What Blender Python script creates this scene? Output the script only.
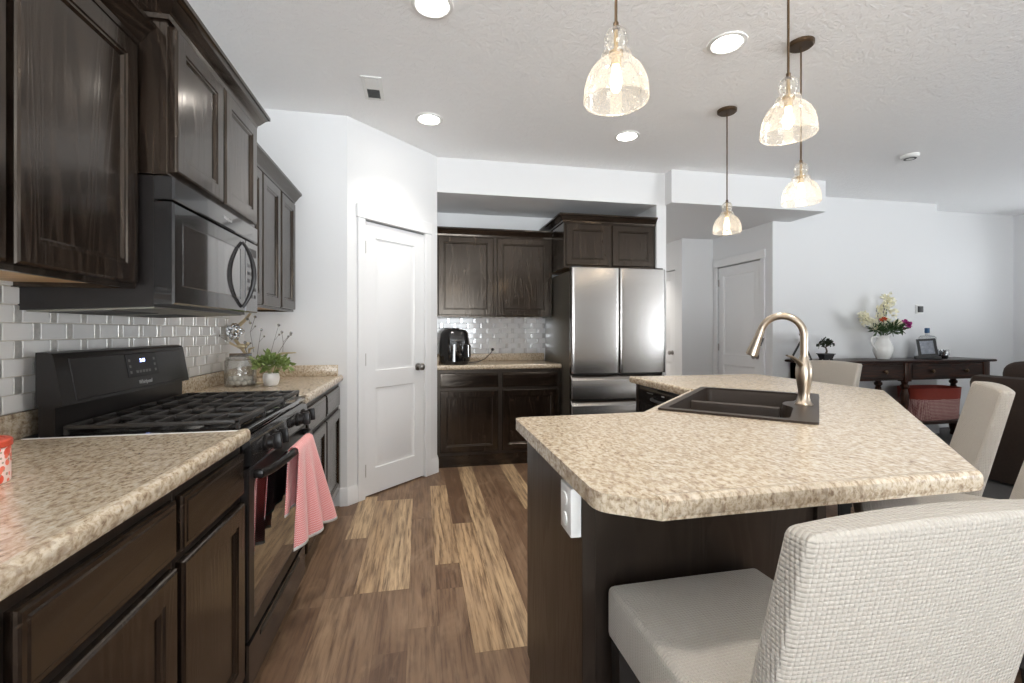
import bpy, bmesh, math, random
from mathutils import Vector, Matrix

# ------------------------------------------------------------------ camera, world, light, exposure
for o in list(bpy.data.objects):
    bpy.data.objects.remove(o)
SC = bpy.context.scene
COL = SC.collection
R = math.radians
PI = math.pi

cam_d = bpy.data.cameras.new('camera')
cam = bpy.data.objects.new('camera', cam_d)
COL.objects.link(cam)
cam_d.sensor_width = 36.0
cam_d.lens = 36.0 * 461.0 / 1024.0
cam_d.shift_y = -11.0 / 1024.0
cam_d.clip_start = 0.02
cam.location = (0, 0, 1.23)
cam.rotation_euler = (R(90), 0, -0.1978)
SC.camera = cam

SC.view_settings.view_transform = 'Standard'
SC.view_settings.look = 'None'
SC.view_settings.gamma = 1.0
SC.view_settings.use_curve_mapping = False
SC.view_settings.exposure = 0.08
try:
    SC.cycles.sample_clamp_indirect = 10.0
    SC.cycles.max_bounces = 14
    SC.cycles.diffuse_bounces = 10
    SC.cycles.glossy_bounces = 4
    SC.cycles.transmission_bounces = 6
    SC.cycles.transparent_max_bounces = 12
    SC.cycles.caustics_reflective = False
    SC.cycles.caustics_refractive = False
except Exception:
    pass

SKY_STRENGTH = 2.6
LOWER_FILL_STRENGTH = 17.0
CAN_POWER = 4.4
PENDANT_POWER = 1.3
WARM = (1.0, 0.83, 0.62)
CANW = (1.0, 0.945, 0.87)

world = bpy.data.worlds.new('world')
SC.world = world
world.use_nodes = True
_bg = world.node_tree.nodes['Background']
# overcast sky above, brighter lower half added to lift the ceiling
_wt = world.node_tree
_tc = _wt.nodes.new('ShaderNodeTexCoord')
_sx = _wt.nodes.new('ShaderNodeSeparateXYZ')
_rp = _wt.nodes.new('ShaderNodeMapRange')
_wt.links.new(_tc.outputs['Generated'], _sx.inputs[0])
_wt.links.new(_sx.outputs[2], _rp.inputs[0])
_rp.inputs[1].default_value = -0.02; _rp.inputs[2].default_value = 0.06
_rp.inputs[3].default_value = LOWER_FILL_STRENGTH; _rp.inputs[4].default_value = SKY_STRENGTH
_bg.inputs[0].default_value = (0.91, 0.96, 1.0, 1)
_wt.links.new(_rp.outputs[0], _bg.inputs[1])

CEIL = 2.74
BACK_Y = -3.2          # wall behind the camera, with assumed windows
RIGHT_X = 7.66
ASSUMED_WINDOWS_BACK = [(-1.1, 1.5, 0.04, 2.45), (6.2, 7.3, 0.6, 2.2)]       # x0 x1 z0 z1; unseen, assumed and sized to light the room
ASSUMED_WINDOWS_RIGHT = [(-2.7, -0.4, 0.3, 2.4), (3.25, 3.75, 1.0, 2.0)]                             # y0 y1 z0 z1; unseen, the small one added to brighten the living wall


def portal(loc, rot, sx, sy):
    l = bpy.data.lights.new('window_daylight', 'AREA')
    l.shape = 'RECTANGLE'; l.size = sx; l.size_y = sy
    l.cycles.is_portal = True
    o = bpy.data.objects.new('window_daylight', l)
    COL.objects.link(o)
    o.location = loc; o.rotation_euler = rot


for x0, x1, z0, z1 in ASSUMED_WINDOWS_BACK:     # portal faces +Y (into the room)
    portal(((x0 + x1) / 2, BACK_Y - 0.03, (z0 + z1) / 2), (R(90), 0, 0), x1 - x0, z1 - z0)
for y0, y1, z0, z1 in ASSUMED_WINDOWS_RIGHT:    # faces -X
    portal((RIGHT_X + 0.03, (y0 + y1) / 2, (z0 + z1) / 2), (0, R(90), 0), z1 - z0, y1 - y0)

random.seed(4)


# ------------------------------------------------------------------ materials
class NT:
    def __init__(s, name):
        s.m = bpy.data.materials.new(name)
        s.m.use_nodes = True
        s.t = s.m.node_tree
        s.b = s.t.nodes['Principled BSDF']
        s.out = s.t.nodes['Material Output']

    def n(s, typ, **kw):
        nd = s.t.nodes.new(typ)
        for k, v in kw.items():
            setattr(nd, k, v)
        return nd

    def l(s, a, b):
        s.t.links.new(a, b)

    def obj(s):
        return s.n('ShaderNodeTexCoord').outputs['Object']

    def map(s, vec, scale=(1, 1, 1), loc=(0, 0, 0), rot=(0, 0, 0)):
        m = s.n('ShaderNodeMapping')
        s.l(vec, m.inputs[0])
        m.inputs['Scale'].default_value = scale
        m.inputs['Location'].default_value = loc
        m.inputs['Rotation'].default_value = rot
        return m.outputs[0]

    def noise(s, vec, scale, detail=3, rough=0.55, dist=0.0):
        n = s.n('ShaderNodeTexNoise')
        s.l(vec, n.inputs['Vector'])
        n.inputs['Scale'].default_value = scale
        n.inputs['Detail'].default_value = detail
        n.inputs['Roughness'].default_value = rough
        n.inputs['Distortion'].default_value = dist
        return n.outputs['Fac']

    def ramp(s, fac, stops):
        r = s.n('ShaderNodeValToRGB')
        s.l(fac, r.inputs[0])
        el = r.color_ramp.elements
        while len(el) < len(stops):
            el.new(0.5)
        for e, (p, c) in zip(el, stops):
            e.position = p
            e.color = (c[0], c[1], c[2], 1) if not isinstance(c, (int, float)) else (c, c, c, 1)
        return r.outputs[0]

    def math(s, op, a, b=None):
        m = s.n('ShaderNodeMath', operation=op)
        for i, x in enumerate((a, b)):
            if x is None:
                continue
            if isinstance(x, (int, float)):
                m.inputs[i].default_value = x
            else:
                s.l(x, m.inputs[i])
        return m.outputs[0]

    def mix(s, fac, a, b, mode='MIX'):
        m = s.n('ShaderNodeMix', data_type='RGBA', blend_type=mode)
        for i, x in ((0, fac), (6, a), (7, b)):
            if isinstance(x, (int, float)):
                m.inputs[i].default_value = x
            elif isinstance(x, tuple):
                m.inputs[i].default_value = (x[0], x[1], x[2], 1)
            else:
                s.l(x, m.inputs[i])
        return m.outputs[2]

    def bump(s, h, strength=0.2, dist=0.01):
        b = s.n('ShaderNodeBump')
        b.inputs['Strength'].default_value = strength
        b.inputs['Distance'].default_value = dist
        s.l(h, b.inputs['Height'])
        s.l(b.outputs[0], s.b.inputs['Normal'])

    def set(s, **kw):
        for k, v in kw.items():
            i = s.b.inputs[k.replace('_', ' ')]
            if isinstance(v, (int, float)):
                i.default_value = v
            elif isinstance(v, tuple):
                i.default_value = (v[0], v[1], v[2], 1)
            else:
                s.l(v, i)


def srgb(r, g, b):
    f = lambda c: (c / 255) / 12.92 if c / 255 <= 0.04045 else ((c / 255 + 0.055) / 1.055) ** 2.4
    return (f(r), f(g), f(b))


def plain(name, col, rough=0.5, metal=0.0, var=0.06, scale=30, bump=0.0, coat=0.0, spec=0.5):
    t = NT(name)
    v = t.noise(t.obj(), scale, 3)
    c = t.mix(v, tuple(x * (1 - var) for x in col), tuple(min(1, x * (1 + var)) for x in col))
    t.set(Base_Color=c, Roughness=rough, Metallic=metal, Coat_Weight=coat)
    t.b.inputs['Specular IOR Level'].default_value = spec
    if bump:
        t.bump(v, bump, 0.004)
    return t.m


def mat_wood(name, axis, dark=(0.0105, 0.0070, 0.0052), light=(0.030, 0.020, 0.014), rough=0.15, spec=0.66):
    """espresso-stained open-grain oak; axis = grain direction (0 x, 1 y, 2 z)"""
    t = NT(name)
    sc = [34.0, 34.0, 34.0]
    sc[axis] = 1.6
    sw = [9.0, 9.0, 9.0]
    sw[axis] = 0.9
    o = t.obj()
    fine = t.noise(t.map(o, tuple(x * 3 for x in sc)), 1.0, 4, 0.65)
    w = t.n('ShaderNodeTexNoise')
    t.l(t.map(o, tuple(sw)), w.inputs['Vector'])
    w.inputs['Scale'].default_value = 0.75
    w.inputs['Detail'].default_value = 2.5
    w.inputs['Distortion'].default_value = 0.55
    rings = t.math('FRACT', t.math('MULTIPLY', w.outputs['Fac'], 14.0))
    rings = t.ramp(rings, [(0.0, 0.0), (0.35, 0.15), (0.82, 0.85), (1.0, 0.0)])
    g = t.math('MULTIPLY', rings, fine)
    c = t.ramp(g, [(0.08, dark), (0.6, light)])
    rgh = t.math('ADD', t.math('MULTIPLY', g, 0.14), rough)
    t.set(Base_Color=c, Roughness=rgh)
    t.b.inputs['Specular IOR Level'].default_value = spec
    t.b.inputs['Specular Tint'].default_value = (1.0, 0.87, 0.74, 1)
    t.bump(g, 0.28, 0.0010)
    return t.m


def mat_granite(name):
    t = NT(name)
    o = t.obj()
    a = t.noise(t.map(o, (1.35, 0.8, 1.0), rot=(0, 0, 0.4)), 78, 5, 0.62, 0.4)
    b = t.noise(t.map(o, (1.6, 0.7, 1.2), (5, 3, 1), rot=(0, 0, 0.5)), 40, 4, 0.6, 0.3)
    d = t.noise(t.map(o, (1, 1, 1), (9, 2, 4)), 190, 3, 0.65)
    base = t.ramp(a, [(0.33, srgb(140, 119, 100)), (0.43, srgb(182, 164, 139)), (0.52, srgb(204, 189, 166)),
                      (0.66, srgb(217, 206, 188))])
    base = t.mix(t.ramp(b, [(0.53, 0.0), (0.64, 0.6)]), base, srgb(150, 130, 112))
    base = t.mix(t.ramp(d, [(0.60, 0.0), (0.72, 0.5)]), base, srgb(112, 96, 84))
    t.set(Base_Color=base, Roughness=0.24, Coat_Weight=0.15, Coat_Roughness=0.1)
    return t.m


def mat_floor():
    t = NT('vinyl_plank_floor')
    at = t.n('ShaderNodeAttribute', attribute_name='tone')
    tone = at.outputs['Fac']
    o = t.obj()
    off = t.n('ShaderNodeCombineXYZ')
    t.l(t.math('MULTIPLY', tone, 37.0), off.inputs[1])
    t.l(t.math('MULTIPLY', tone, 11.0), off.inputs[0])
    va = t.n('ShaderNodeVectorMath', operation='ADD')
    t.l(o, va.inputs[0]); t.l(off.outputs[0], va.inputs[1])
    v = va.outputs[0]
    fine = t.noise(t.map(v, (60, 3.2, 1)), 1.0, 5, 0.65)
    blot = t.noise(t.map(v, (7, 2.2, 1)), 1.0, 4, 0.6, 1.0)
    band = t.noise(t.map(v, (26, 1.2, 1)), 1.0, 3, 0.5, 0.6)
    c = t.ramp(tone, [(0.0, srgb(96, 72, 54)), (0.3, srgb(124, 98, 76)), (0.6, srgb(150, 124, 98)),
                      (0.8, srgb(188, 157, 120)), (1.0, srgb(205, 178, 142))])
    c = t.mix(t.ramp(band, [(0.35, 0.0), (0.7, 0.5)]), c, srgb(98, 74, 56), 'MIX')
    c = t.mix(t.ramp(fine, [(0.36, 0.8), (0.56, 0.0)]), c, srgb(80, 58, 43))
    c = t.mix(t.ramp(blot, [(0.5, 0.0), (0.75, 0.4)]), c, srgb(176, 150, 122))
    t.set(Base_Color=c, Roughness=t.math('ADD', t.math('MULTIPLY', fine, 0.2), 0.36))
    t.b.inputs['Specular IOR Level'].default_value = 0.4
    t.bump(fine, 0.12, 0.001)
    return t.m


def mat_ceiling():
    t = NT('ceiling_knockdown')
    o = t.obj()
    a = t.noise(o, 26, 4, 0.6, 0.8)
    h = t.ramp(a, [(0.42, 0.0), (0.56, 1.0)])
    t.set(Base_Color=t.mix(a, (0.92, 0.92, 0.92), (0.94, 0.94, 0.94)), Roughness=0.9)
    t.bump(h, 0.35, 0.006)
    return t.m


def mat_wall(name, col=(0.80, 0.805, 0.815)):
    t = NT(name)
    a = t.noise(t.obj(), 60, 4, 0.6)
    t.set(Base_Color=t.mix(a, tuple(x * 0.985 for x in col), col), Roughness=0.75)
    t.bump(a, 0.06, 0.003)
    return t.m


def mat_steel(name, col=(0.60, 0.60, 0.61), rough=0.26, axis=2, aniso=0.0):
    t = NT(name)
    sc = [1.5, 1.5, 1.5]
    for i in range(3):
        if i != axis:
            sc[i] = 1.5
    sc = [400.0 if i != axis else 2.0 for i in range(3)]
    a = t.noise(t.map(t.obj(), tuple(sc)), 1.0, 2, 0.5)
    t.set(Base_Color=t.mix(a, tuple(x * 0.93 for x in col), col), Metallic=1.0,
          Roughness=t.math('ADD', t.math('MULTIPLY', a, 0.08), rough - 0.04))
    if aniso:
        t.set(Anisotropic=aniso)
        tn = t.n('ShaderNodeTangent', direction_type='RADIAL', axis='Z')
        t.l(tn.outputs[0], t.b.inputs['Tangent'])
    return t.m


def mat_waffle(name, col, k=0.0070):
    t = NT(name)
    o = t.obj()
    sx = t.n('ShaderNodeSeparateXYZ')
    t.l(o, sx.inputs[0])
    nm = t.n('ShaderNodeSeparateXYZ')
    t.l(t.n('ShaderNodeTexCoord').outputs['Normal'], nm.inputs[0])
    tot = None
    for i in range(3):
        kk = PI / k if i != 2 else PI / (k * 0.9)
        w = t.math('POWER', t.math('ABSOLUTE', t.math('SINE', t.math('MULTIPLY', sx.outputs[i], kk))), 0.6)
        flat = t.ramp(t.math('ABSOLUTE', nm.outputs[i]), [(0.35, 1.0), (0.8, 0.0)])   # no ribs across the axis a face looks along
        w = t.math('MULTIPLY', w, flat)
        tot = w if tot is None else t.math('ADD', tot, w)
    n = t.noise(o, 220, 2)
    h = t.math('ADD', tot, t.math('MULTIPLY', n, 0.12))
    t.set(Base_Color=t.mix(n, tuple(x * 0.9 for x in col), col), Roughness=0.95, Sheen_Weight=0.25)
    t.b.inputs['Specular IOR Level'].default_value = 0.15
    t.bump(h, 0.75, 0.0022)
    return t.m


def mat_glass(name, tint=(1, 1, 1), milk=0.12, gloss=0.10, seeds=0.0):
    """thin clear glass: mostly see-through, a reflecting film, a little milkiness from seeds"""
    t = NT(name)
    tr = t.n('ShaderNodeBsdfTransparent'); tr.inputs[0].default_value = (*tint, 1)
    gl = t.n('ShaderNodeBsdfGlossy'); gl.inputs['Roughness'].default_value = 0.05
    tl = t.n('ShaderNodeBsdfTranslucent'); tl.inputs[0].default_value = (0.95, 0.93, 0.9, 1)
    df = t.n('ShaderNodeBsdfDiffuse'); df.inputs[0].default_value = (0.95, 0.93, 0.9, 1)
    m0 = t.n('ShaderNodeMixShader'); m0.inputs[0].default_value = 0.5
    t.l(tl.outputs[0], m0.inputs[1]); t.l(df.outputs[0], m0.inputs[2])
    lw = t.n('ShaderNodeLayerWeight'); lw.inputs['Blend'].default_value = 0.25
    m1 = t.n('ShaderNodeMixShader')
    if seeds:
        vo = t.n('ShaderNodeTexVoronoi'); vo.inputs['Scale'].default_value = 110
        t.l(t.obj(), vo.inputs['Vector'])
        f = t.ramp(vo.outputs['Distance'], [(0.12, seeds), (0.3, 0.0)])
        f = t.math('ADD', f, milk)
        f = t.math('ADD', f, t.math('MULTIPLY', lw.outputs['Facing'], 0.22))
        t.l(f, m1.inputs[0])
    else:
        m1.inputs[0].default_value = milk
    t.l(tr.outputs[0], m1.inputs[1]); t.l(m0.outputs[0], m1.inputs[2])
    m2 = t.n('ShaderNodeMixShader')
    f2 = t.math('ADD', t.math('MULTIPLY', lw.outputs['Fresnel'], 0.5), gloss * 0.3)
    t.l(f2, m2.inputs[0])
    t.l(m1.outputs[0], m2.inputs[1]); t.l(gl.outputs[0], m2.inputs[2])
    t.l(m2.outputs[0], t.out.inputs['Surface'])
    return t.m


def mat_emit(name, col, strength):
    t = NT(name)
    t.set(Base_Color=col, Emission_Color=col, Emission_Strength=strength)
    return t.m


def mat_stripe(name, c1, c2, period=0.0075):
    t = NT(name)
    sx = t.n('ShaderNodeSeparateXYZ'); t.l(t.obj(), sx.inputs[0])
    w = t.math('SINE', t.math('MULTIPLY', sx.outputs[2], 2 * PI / period))
    w2 = t.math('SINE', t.math('MULTIPLY', sx.outputs[1], 2 * PI / (period * 1.2)))
    f = t.ramp(t.math('ADD', t.math('MULTIPLY', t.math('MULTIPLY', w, w2), 0.5), 0.5), [(0.4, 0.0), (0.75, 1.0)])
    # the woven hem along both ends stays white
    t.set(Base_Color=t.mix(f, c1, c2), Roughness=0.95, Sheen_Weight=0.3)
    t.bump(t.noise(t.obj(), 300, 2), 0.3, 0.002)
    return t.m


def mat_blotch(name, c0, cols, scale=14):
    """printed pattern of rounded blotches"""
    t = NT(name)
    o = t.obj()
    c = None
    for i, (col, thr) in enumerate(cols):
        vo = t.n('ShaderNodeTexVoronoi'); vo.inputs['Scale'].default_value = scale * (1 + 0.25 * i)
        t.l(t.map(o, (1, 1, 1), (i * 3.3, i * 1.7, i * 0.9)), vo.inputs['Vector'])
        f = t.ramp(vo.outputs['Distance'], [(thr, 1.0), (thr + 0.03, 0.0)])
        c = t.mix(f, c0 if c is None else c, col)
    t.set(Base_Color=c, Roughness=0.35)
    return t.m


def mat_check(name, c1, c2, scale=70):
    t = NT(name)
    ck = t.n('ShaderNodeTexChecker'); ck.inputs['Scale'].default_value = scale
    t.l(t.map(t.obj(), rot=(0, R(45), 0)), ck.inputs['Vector'])
    ck.inputs[1].default_value = (*c1, 1); ck.inputs[2].default_value = (*c2, 1)
    t.set(Base_Color=ck.outputs[0], Roughness=0.8)
    return t.m


M = {}
M['woodZ'] = mat_wood('espresso_oak_upright', 2)
M['woodX'] = mat_wood('espresso_oak_crosswise', 0)
M['woodP'] = mat_wood('espresso_oak_panel', 2, (0.011, 0.0075, 0.006), (0.022, 0.0155, 0.012), 0.34)
M['toe'] = plain('toe_kick_black', (0.012, 0.010, 0.009), 0.5)
M['birch'] = mat_wood('birch_underside', 1, (0.50, 0.33, 0.17), (0.66, 0.46, 0.26), 0.5)
M['granite'] = mat_granite('speckled_laminate')
M['floor'] = mat_floor()
M['ceil'] = mat_ceiling()
M['wall'] = mat_wall('white_wall_paint', (0.725, 0.727, 0.73))
M['trim'] = mat_wall('white_trim_paint', (0.765, 0.767, 0.77))
M['carpet'] = plain('grey_carpet', (0.105, 0.10, 0.098), 0.95, var=0.35, scale=240, bump=0.5)
M['steel'] = mat_steel('brushed_stainless', (0.37, 0.355, 0.34), 0.24, 0, 0.5)
M['steelside'] = plain('fridge_side_grey', (0.16, 0.145, 0.12), 0.32, 0.6)
M['nickel'] = mat_steel('brushed_nickel', (0.50, 0.42, 0.335), 0.30)
M['chrome'] = plain('chrome', (0.75, 0.75, 0.75), 0.12, 1.0, var=0.02)
M['knobmetal'] = plain('satin_nickel_knob', (0.36, 0.34, 0.32), 0.28, 1.0, var=0.05)
M['bronze'] = plain('oil_bronze', (0.10, 0.063, 0.035), 0.38, 0.7, var=0.2)
M['brass'] = plain('aged_brass', (0.42, 0.30, 0.14), 0.32, 1.0, var=0.1)
M['black'] = plain('gloss_black_enamel', (0.012, 0.011, 0.011), 0.14, var=0.1, coat=0.5)
M['blackm'] = plain('satin_black_enamel', (0.013, 0.011, 0.0105), 0.30, var=0.15, spec=0.3)
M['iron'] = plain('cast_iron', (0.028, 0.025, 0.023), 0.42, var=0.25, scale=80, bump=0.2)
M['blackglass'] = plain('black_oven_glass', (0.008, 0.007, 0.007), 0.04, var=0.05, coat=1.0)
M['mwglass'] = plain('dark_door_glass', (0.03, 0.028, 0.028), 0.06, var=0.05, coat=1.0)
M['darkplastic'] = plain('dark_plastic', (0.02, 0.019, 0.019), 0.4)
M['silver'] = plain('silver_print', (0.6, 0.6, 0.6), 0.3, 0.4)
M['sink'] = plain('brown_black_composite', (0.038, 0.027, 0.020), 0.42, var=0.35, scale=300, spec=0.3)
M['white_plastic'] = plain('white_plastic', (0.78, 0.78, 0.76), 0.35, var=0.02)
M['fabric'] = mat_waffle('cream_waffle_slipcover', (0.52, 0.475, 0.415))
M['sofa'] = plain('brown_suede', (0.040, 0.024, 0.016), 0.85, var=0.35, scale=60, bump=0.15)
M['mahogany'] = mat_wood('mahogany', 0, (0.010, 0.004, 0.003), (0.055, 0.015, 0.007), 0.32, 0.28)
M['mahoganyZ'] = mat_wood('mahogany_upright', 2, (0.015, 0.005, 0.003), (0.075, 0.019, 0.008), 0.32, 0.3)
M['ceramic'] = plain('white_glazed_ceramic', (0.80, 0.79, 0.76), 0.12, var=0.02, coat=0.5)
M['potwhite'] = plain('matt_white_pot', (0.82, 0.81, 0.80), 0.55, var=0.03)
M['leaf'] = plain('fresh_green_leaf', (0.19, 0.26, 0.075), 0.5, var=0.6, scale=60)
M['darkleaf'] = plain('dark_green_leaf', (0.035, 0.075, 0.02), 0.5, var=0.4, scale=45)
M['bonsaileaf'] = plain('bonsai_leaf', (0.018, 0.030, 0.010), 0.6, var=0.5, scale=80)
M['stem'] = plain('twig', (0.10, 0.075, 0.055), 0.7, var=0.3)
M['gold'] = plain('pale_gold_branch', (0.62, 0.52, 0.34), 0.4, 0.35, var=0.25, scale=60)
M['wire'] = plain('dark_silver_wire', (0.22, 0.21, 0.20), 0.35, 0.8)
M['bead'] = plain('mirrored_bead', (0.55, 0.56, 0.57), 0.1, 0.9, var=0.05)
M['crystal'] = mat_glass('clear_bead_glass', (0.97, 0.97, 0.97), 0.25, 0.3)
M['glass'] = mat_glass('clear_jar_glass', (0.96, 0.965, 0.96), 0.07, 0.14)
M['seeded'] = mat_glass('seeded_pendant_glass', (0.985, 0.96, 0.91), 0.14, 0.10, 0.24)
M['shell'] = plain('white_shell', (0.80, 0.78, 0.73), 0.5, var=0.08)
M['bulb'] = mat_emit('bulb_glow', (1.0, 0.82, 0.58), 8.0)
M['lens'] = mat_emit('can_light_lens', (1.0, 0.95, 0.88), 26.0)
M['towel'] = mat_stripe('pink_striped_cotton', srgb(224, 112, 114), srgb(247, 212, 208))
M['hem'] = plain('white_cotton_hem', (0.78, 0.76, 0.74), 0.95)
M['tin'] = mat_blotch('coral_floral_print', srgb(240, 214, 208), [(srgb(226, 84, 60), 0.42), (srgb(236, 120, 96), 0.34), (srgb(170, 150, 130), 0.2)], 44)
M['tinlid'] = plain('coral_red_lid', srgb(196, 74, 50), 0.4)
M['whitefl'] = plain('cream_petal', (0.88, 0.85, 0.68), 0.7, var=0.08, scale=120)
M['redfl'] = plain('rust_petal', (0.50, 0.07, 0.015), 0.7, var=0.2)
M['purplefl'] = plain('magenta_petal', (0.32, 0.012, 0.16), 0.7, var=0.3)
M['redfelt'] = plain('brick_red_leather', srgb(134, 44, 27), 0.6, var=0.12)
M['hound'] = mat_check('red_white_check', srgb(120, 62, 60), srgb(196, 160, 152), 90)
M['navy'] = plain('navy_cloth', (0.012, 0.016, 0.035), 0.9, var=0.3)
M['redcloth'] = plain('red_cloth', (0.45, 0.02, 0.02), 0.9)
M['blueglass'] = plain('blue_stopper', (0.03, 0.09, 0.20), 0.15)
M['photo'] = plain('grey_photo_print', (0.25, 0.27, 0.31), 0.3, var=0.8, scale=26)
M['tile'] = plain('pearl_glass_tile', (0.74, 0.73, 0.715), 0.3, var=0.05, scale=9, coat=0.35)
M['tilestrip'] = plain('mirror_glass_strip', (0.62, 0.61, 0.585), 0.3, 0.6, var=0.3, scale=70)
M['grout'] = plain('pale_grout', (0.62, 0.58, 0.52), 0.8)
M['tilew'] = plain('white_glass_tile', (0.76, 0.765, 0.77), 0.12, var=0.05, scale=9, coat=0.6)
M['tilewstrip'] = plain('pale_glass_strip', (0.72, 0.72, 0.73), 0.14, 0.35, var=0.1, scale=50)
M['groutw'] = plain('white_grout', (0.58, 0.58, 0.575), 0.8)
M['clock'] = mat_emit('clock_digits', (0.35, 0.45, 1.0), 9.0)
M['ventdark'] = plain('vent_shadow_grey', (0.10, 0.10, 0.10), 0.7)
M['aluminium'] = plain('grease_filter_mesh', (0.30, 0.29, 0.24), 0.45, 0.7, var=0.25, scale=300)


# ------------------------------------------------------------------ mesh builder
OFF = {}


class MB:
    def __init__(s):
        s.v = []; s.f = []; s.m = []

    def add(s, v, f, m=0, X=None):
        b = len(s.v)
        s.v += [tuple(X @ Vector(p)) if X is not None else tuple(p) for p in v]
        s.f += [tuple(i + b for i in q) for q in f]
        s.m += [m] * len(f)
        return s

    def bm(s, b, m=0, X=None):
        b.verts.index_update()
        s.add([v.co for v in b.verts], [[v.index for v in f.verts] for f in b.faces], m, X)
        b.free()
        return s

    def box(s, x0, x1, y0, y1, z0, z1, m=0, b=0.0, seg=2, X=None):
        t = bmesh.new()
        bmesh.ops.create_cube(t, size=1)
        for v in t.verts:
            v.co = ((x0 + x1) / 2 + v.co.x * (x1 - x0), (y0 + y1) / 2 + v.co.y * (y1 - y0), (z0 + z1) / 2 + v.co.z * (z1 - z0))
        if b:
            bmesh.ops.bevel(t, geom=t.edges[:], offset=min(b, 0.49 * min(abs(x1 - x0), abs(y1 - y0), abs(z1 - z0))),
                            segments=seg, profile=0.5, affect='EDGES')
        return s.bm(t, m, X)

    def loops(s, L, m=0, cap0=True, cap1=True, closed=True, X=None, mats=None):
        n = len(L[0]); v = [p for l in L for p in l]; b = len(s.v)
        f = []; mm = []
        for i in range(len(L) - 1):
            for j in range(n if closed else n - 1):
                k = (j + 1) % n
                f.append((i * n + j, i * n + k, (i + 1) * n + k, (i + 1) * n + j))
                mm.append(mats[i] if mats else m)
        if cap0: f.append(tuple(range(n - 1, -1, -1))); mm.append(m)
        if cap1: f.append(tuple((len(L) - 1) * n + j for j in range(n))); mm.append(mats[-1] if mats else m)
        s.add(v, f, m, X)
        s.m[len(s.m) - len(f):] = mm
        return s

    def lathe(s, prof, c=(0, 0, 0), seg=24, m=0, cap0=True, cap1=True, X=None):
        L = [[(c[0] + r * math.cos(2 * PI * k / seg), c[1] + r * math.sin(2 * PI * k / seg), c[2] + z) for k in range(seg)] for r, z in prof]
        return s.loops(L, m, cap0, cap1, X=X)

    def tube(s, P, r, seg=10, m=0, caps=True, X=None, flat=None):
        P = [Vector(p) for p in P]
        rr = r if isinstance(r, (list, tuple)) else [r] * len(P)
        L = []; up = None
        for i, p in enumerate(P):
            d = (P[min(i + 1, len(P) - 1)] - P[max(i - 1, 0)]).normalized()
            if up is None:
                up = Vector((0, 0, 1)) if abs(d.z) < 0.9 else Vector((1, 0, 0))
            a = d.cross(up)
            if a.length < 1e-6: a = d.orthogonal()
            a.normalize(); up = a.cross(d).normalized()
            fl = flat or 1.0
            L.append([tuple(p + a * (rr[i] * math.cos(2 * PI * k / seg)) + up * (rr[i] * fl * math.sin(2 * PI * k / seg))) for k in range(seg)])
        return s.loops(L, m, caps, caps, X=X)

    def prism(s, poly, a0, a1, axis='z', m=0, X=None):
        def P(q, a):
            return {'z': (q[0], q[1], a), 'y': (q[0], a, q[1]), 'x': (a, q[0], q[1])}[axis]
        return s.loops([[P(q, a0) for q in poly], [P(q, a1) for q in poly]], m, X=X)

    def sphere(s, c, r, m=0, u=12, v=8, sc=(1, 1, 1), X=None):
        t = bmesh.new()
        bmesh.ops.create_uvsphere(t, u_segments=u, v_segments=v, radius=r)
        for q in t.verts:
            q.co = (c[0] + q.co.x * sc[0], c[1] + q.co.y * sc[1], c[2] + q.co.z * sc[2])
        return s.bm(t, m, X)

    def sweep(s, path, prof, m=0, X=None):
        """profile of (out, z) swept along a 2-D path; 'out' is to the right of the path's direction; mitred corners"""
        P = [Vector(p) for p in path]; L = []
        for i, p in enumerate(P):
            d0 = (P[i] - P[i - 1]).normalized() if i > 0 else (P[1] - P[0]).normalized()
            d1 = (P[i + 1] - P[i]).normalized() if i < len(P) - 1 else d0
            n0 = Vector((d0.y, -d0.x)); n1 = Vector((d1.y, -d1.x))
            nn = (n0 + n1).normalized()
            k = 1.0 / max(0.3, nn.dot(n1))
            L.append([(p.x + nn.x * o * k, p.y + nn.y * o * k, z) for o, z in prof])
        return s.loops(L, m, X=X)

    def rect_loops(s, x0, x1, z0, z1, steps, m=0, X=None, cap0=True, mats=None):
        """nested rectangles in the xz plane: steps of (inset, y); front faces -y"""
        L = [[(x0 + i, y, z0 + i), (x1 - i, y, z0 + i), (x1 - i, y, z1 - i), (x0 + i, y, z1 - i)] for i, y in steps]
        return s.loops(L, m, cap0, True, X=X, mats=mats)

    def xf(s, X):
        s.v = [tuple(X @ Vector(p)) for p in s.v]
        return s

    def build(s, name, mats, parent=None, angle=32, smooth=True, normals=True):
        me = bpy.data.meshes.new(name)
        off = OFF.get(parent.name, Vector((0, 0, 0))) if parent is not None else Vector((0, 0, 0))
        me.from_pydata([(v[0] - off.x, v[1] - off.y, v[2] - off.z) for v in s.v], [], s.f)
        mats = mats if isinstance(mats, (list, tuple)) else [mats]
        for q in mats:
            me.materials.append(M[q] if isinstance(q, str) else q)
        me.polygons.foreach_set('material_index', s.m)
        me.update()
        if normals:
            b = bmesh.new(); b.from_mesh(me)
            bmesh.ops.recalc_face_normals(b, faces=b.faces[:])
            b.to_mesh(me); b.free()
        if smooth:
            me.polygons.foreach_set('use_smooth', [True] * len(me.polygons))
            me.set_sharp_from_angle(angle=R(angle))
        o = bpy.data.objects.new(name, me)
        COL.objects.link(o)
        if parent is not None:
            o.parent = parent
            OFF[o.name] = off.copy()
        return o


def tag(o, label, cat, group=None, kind=None):
    o['label'] = label; o['category'] = cat
    if group: o['group'] = group
    if kind: o['kind'] = kind
    return o


def thing(name, label, cat, loc=(0, 0, 0), group=None):
    o = bpy.data.objects.new(name, None)
    COL.objects.link(o)
    o.empty_display_size = 0.1
    o.location = loc
    OFF[o.name] = Vector(loc)
    return tag(o, label, cat, group)


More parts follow.
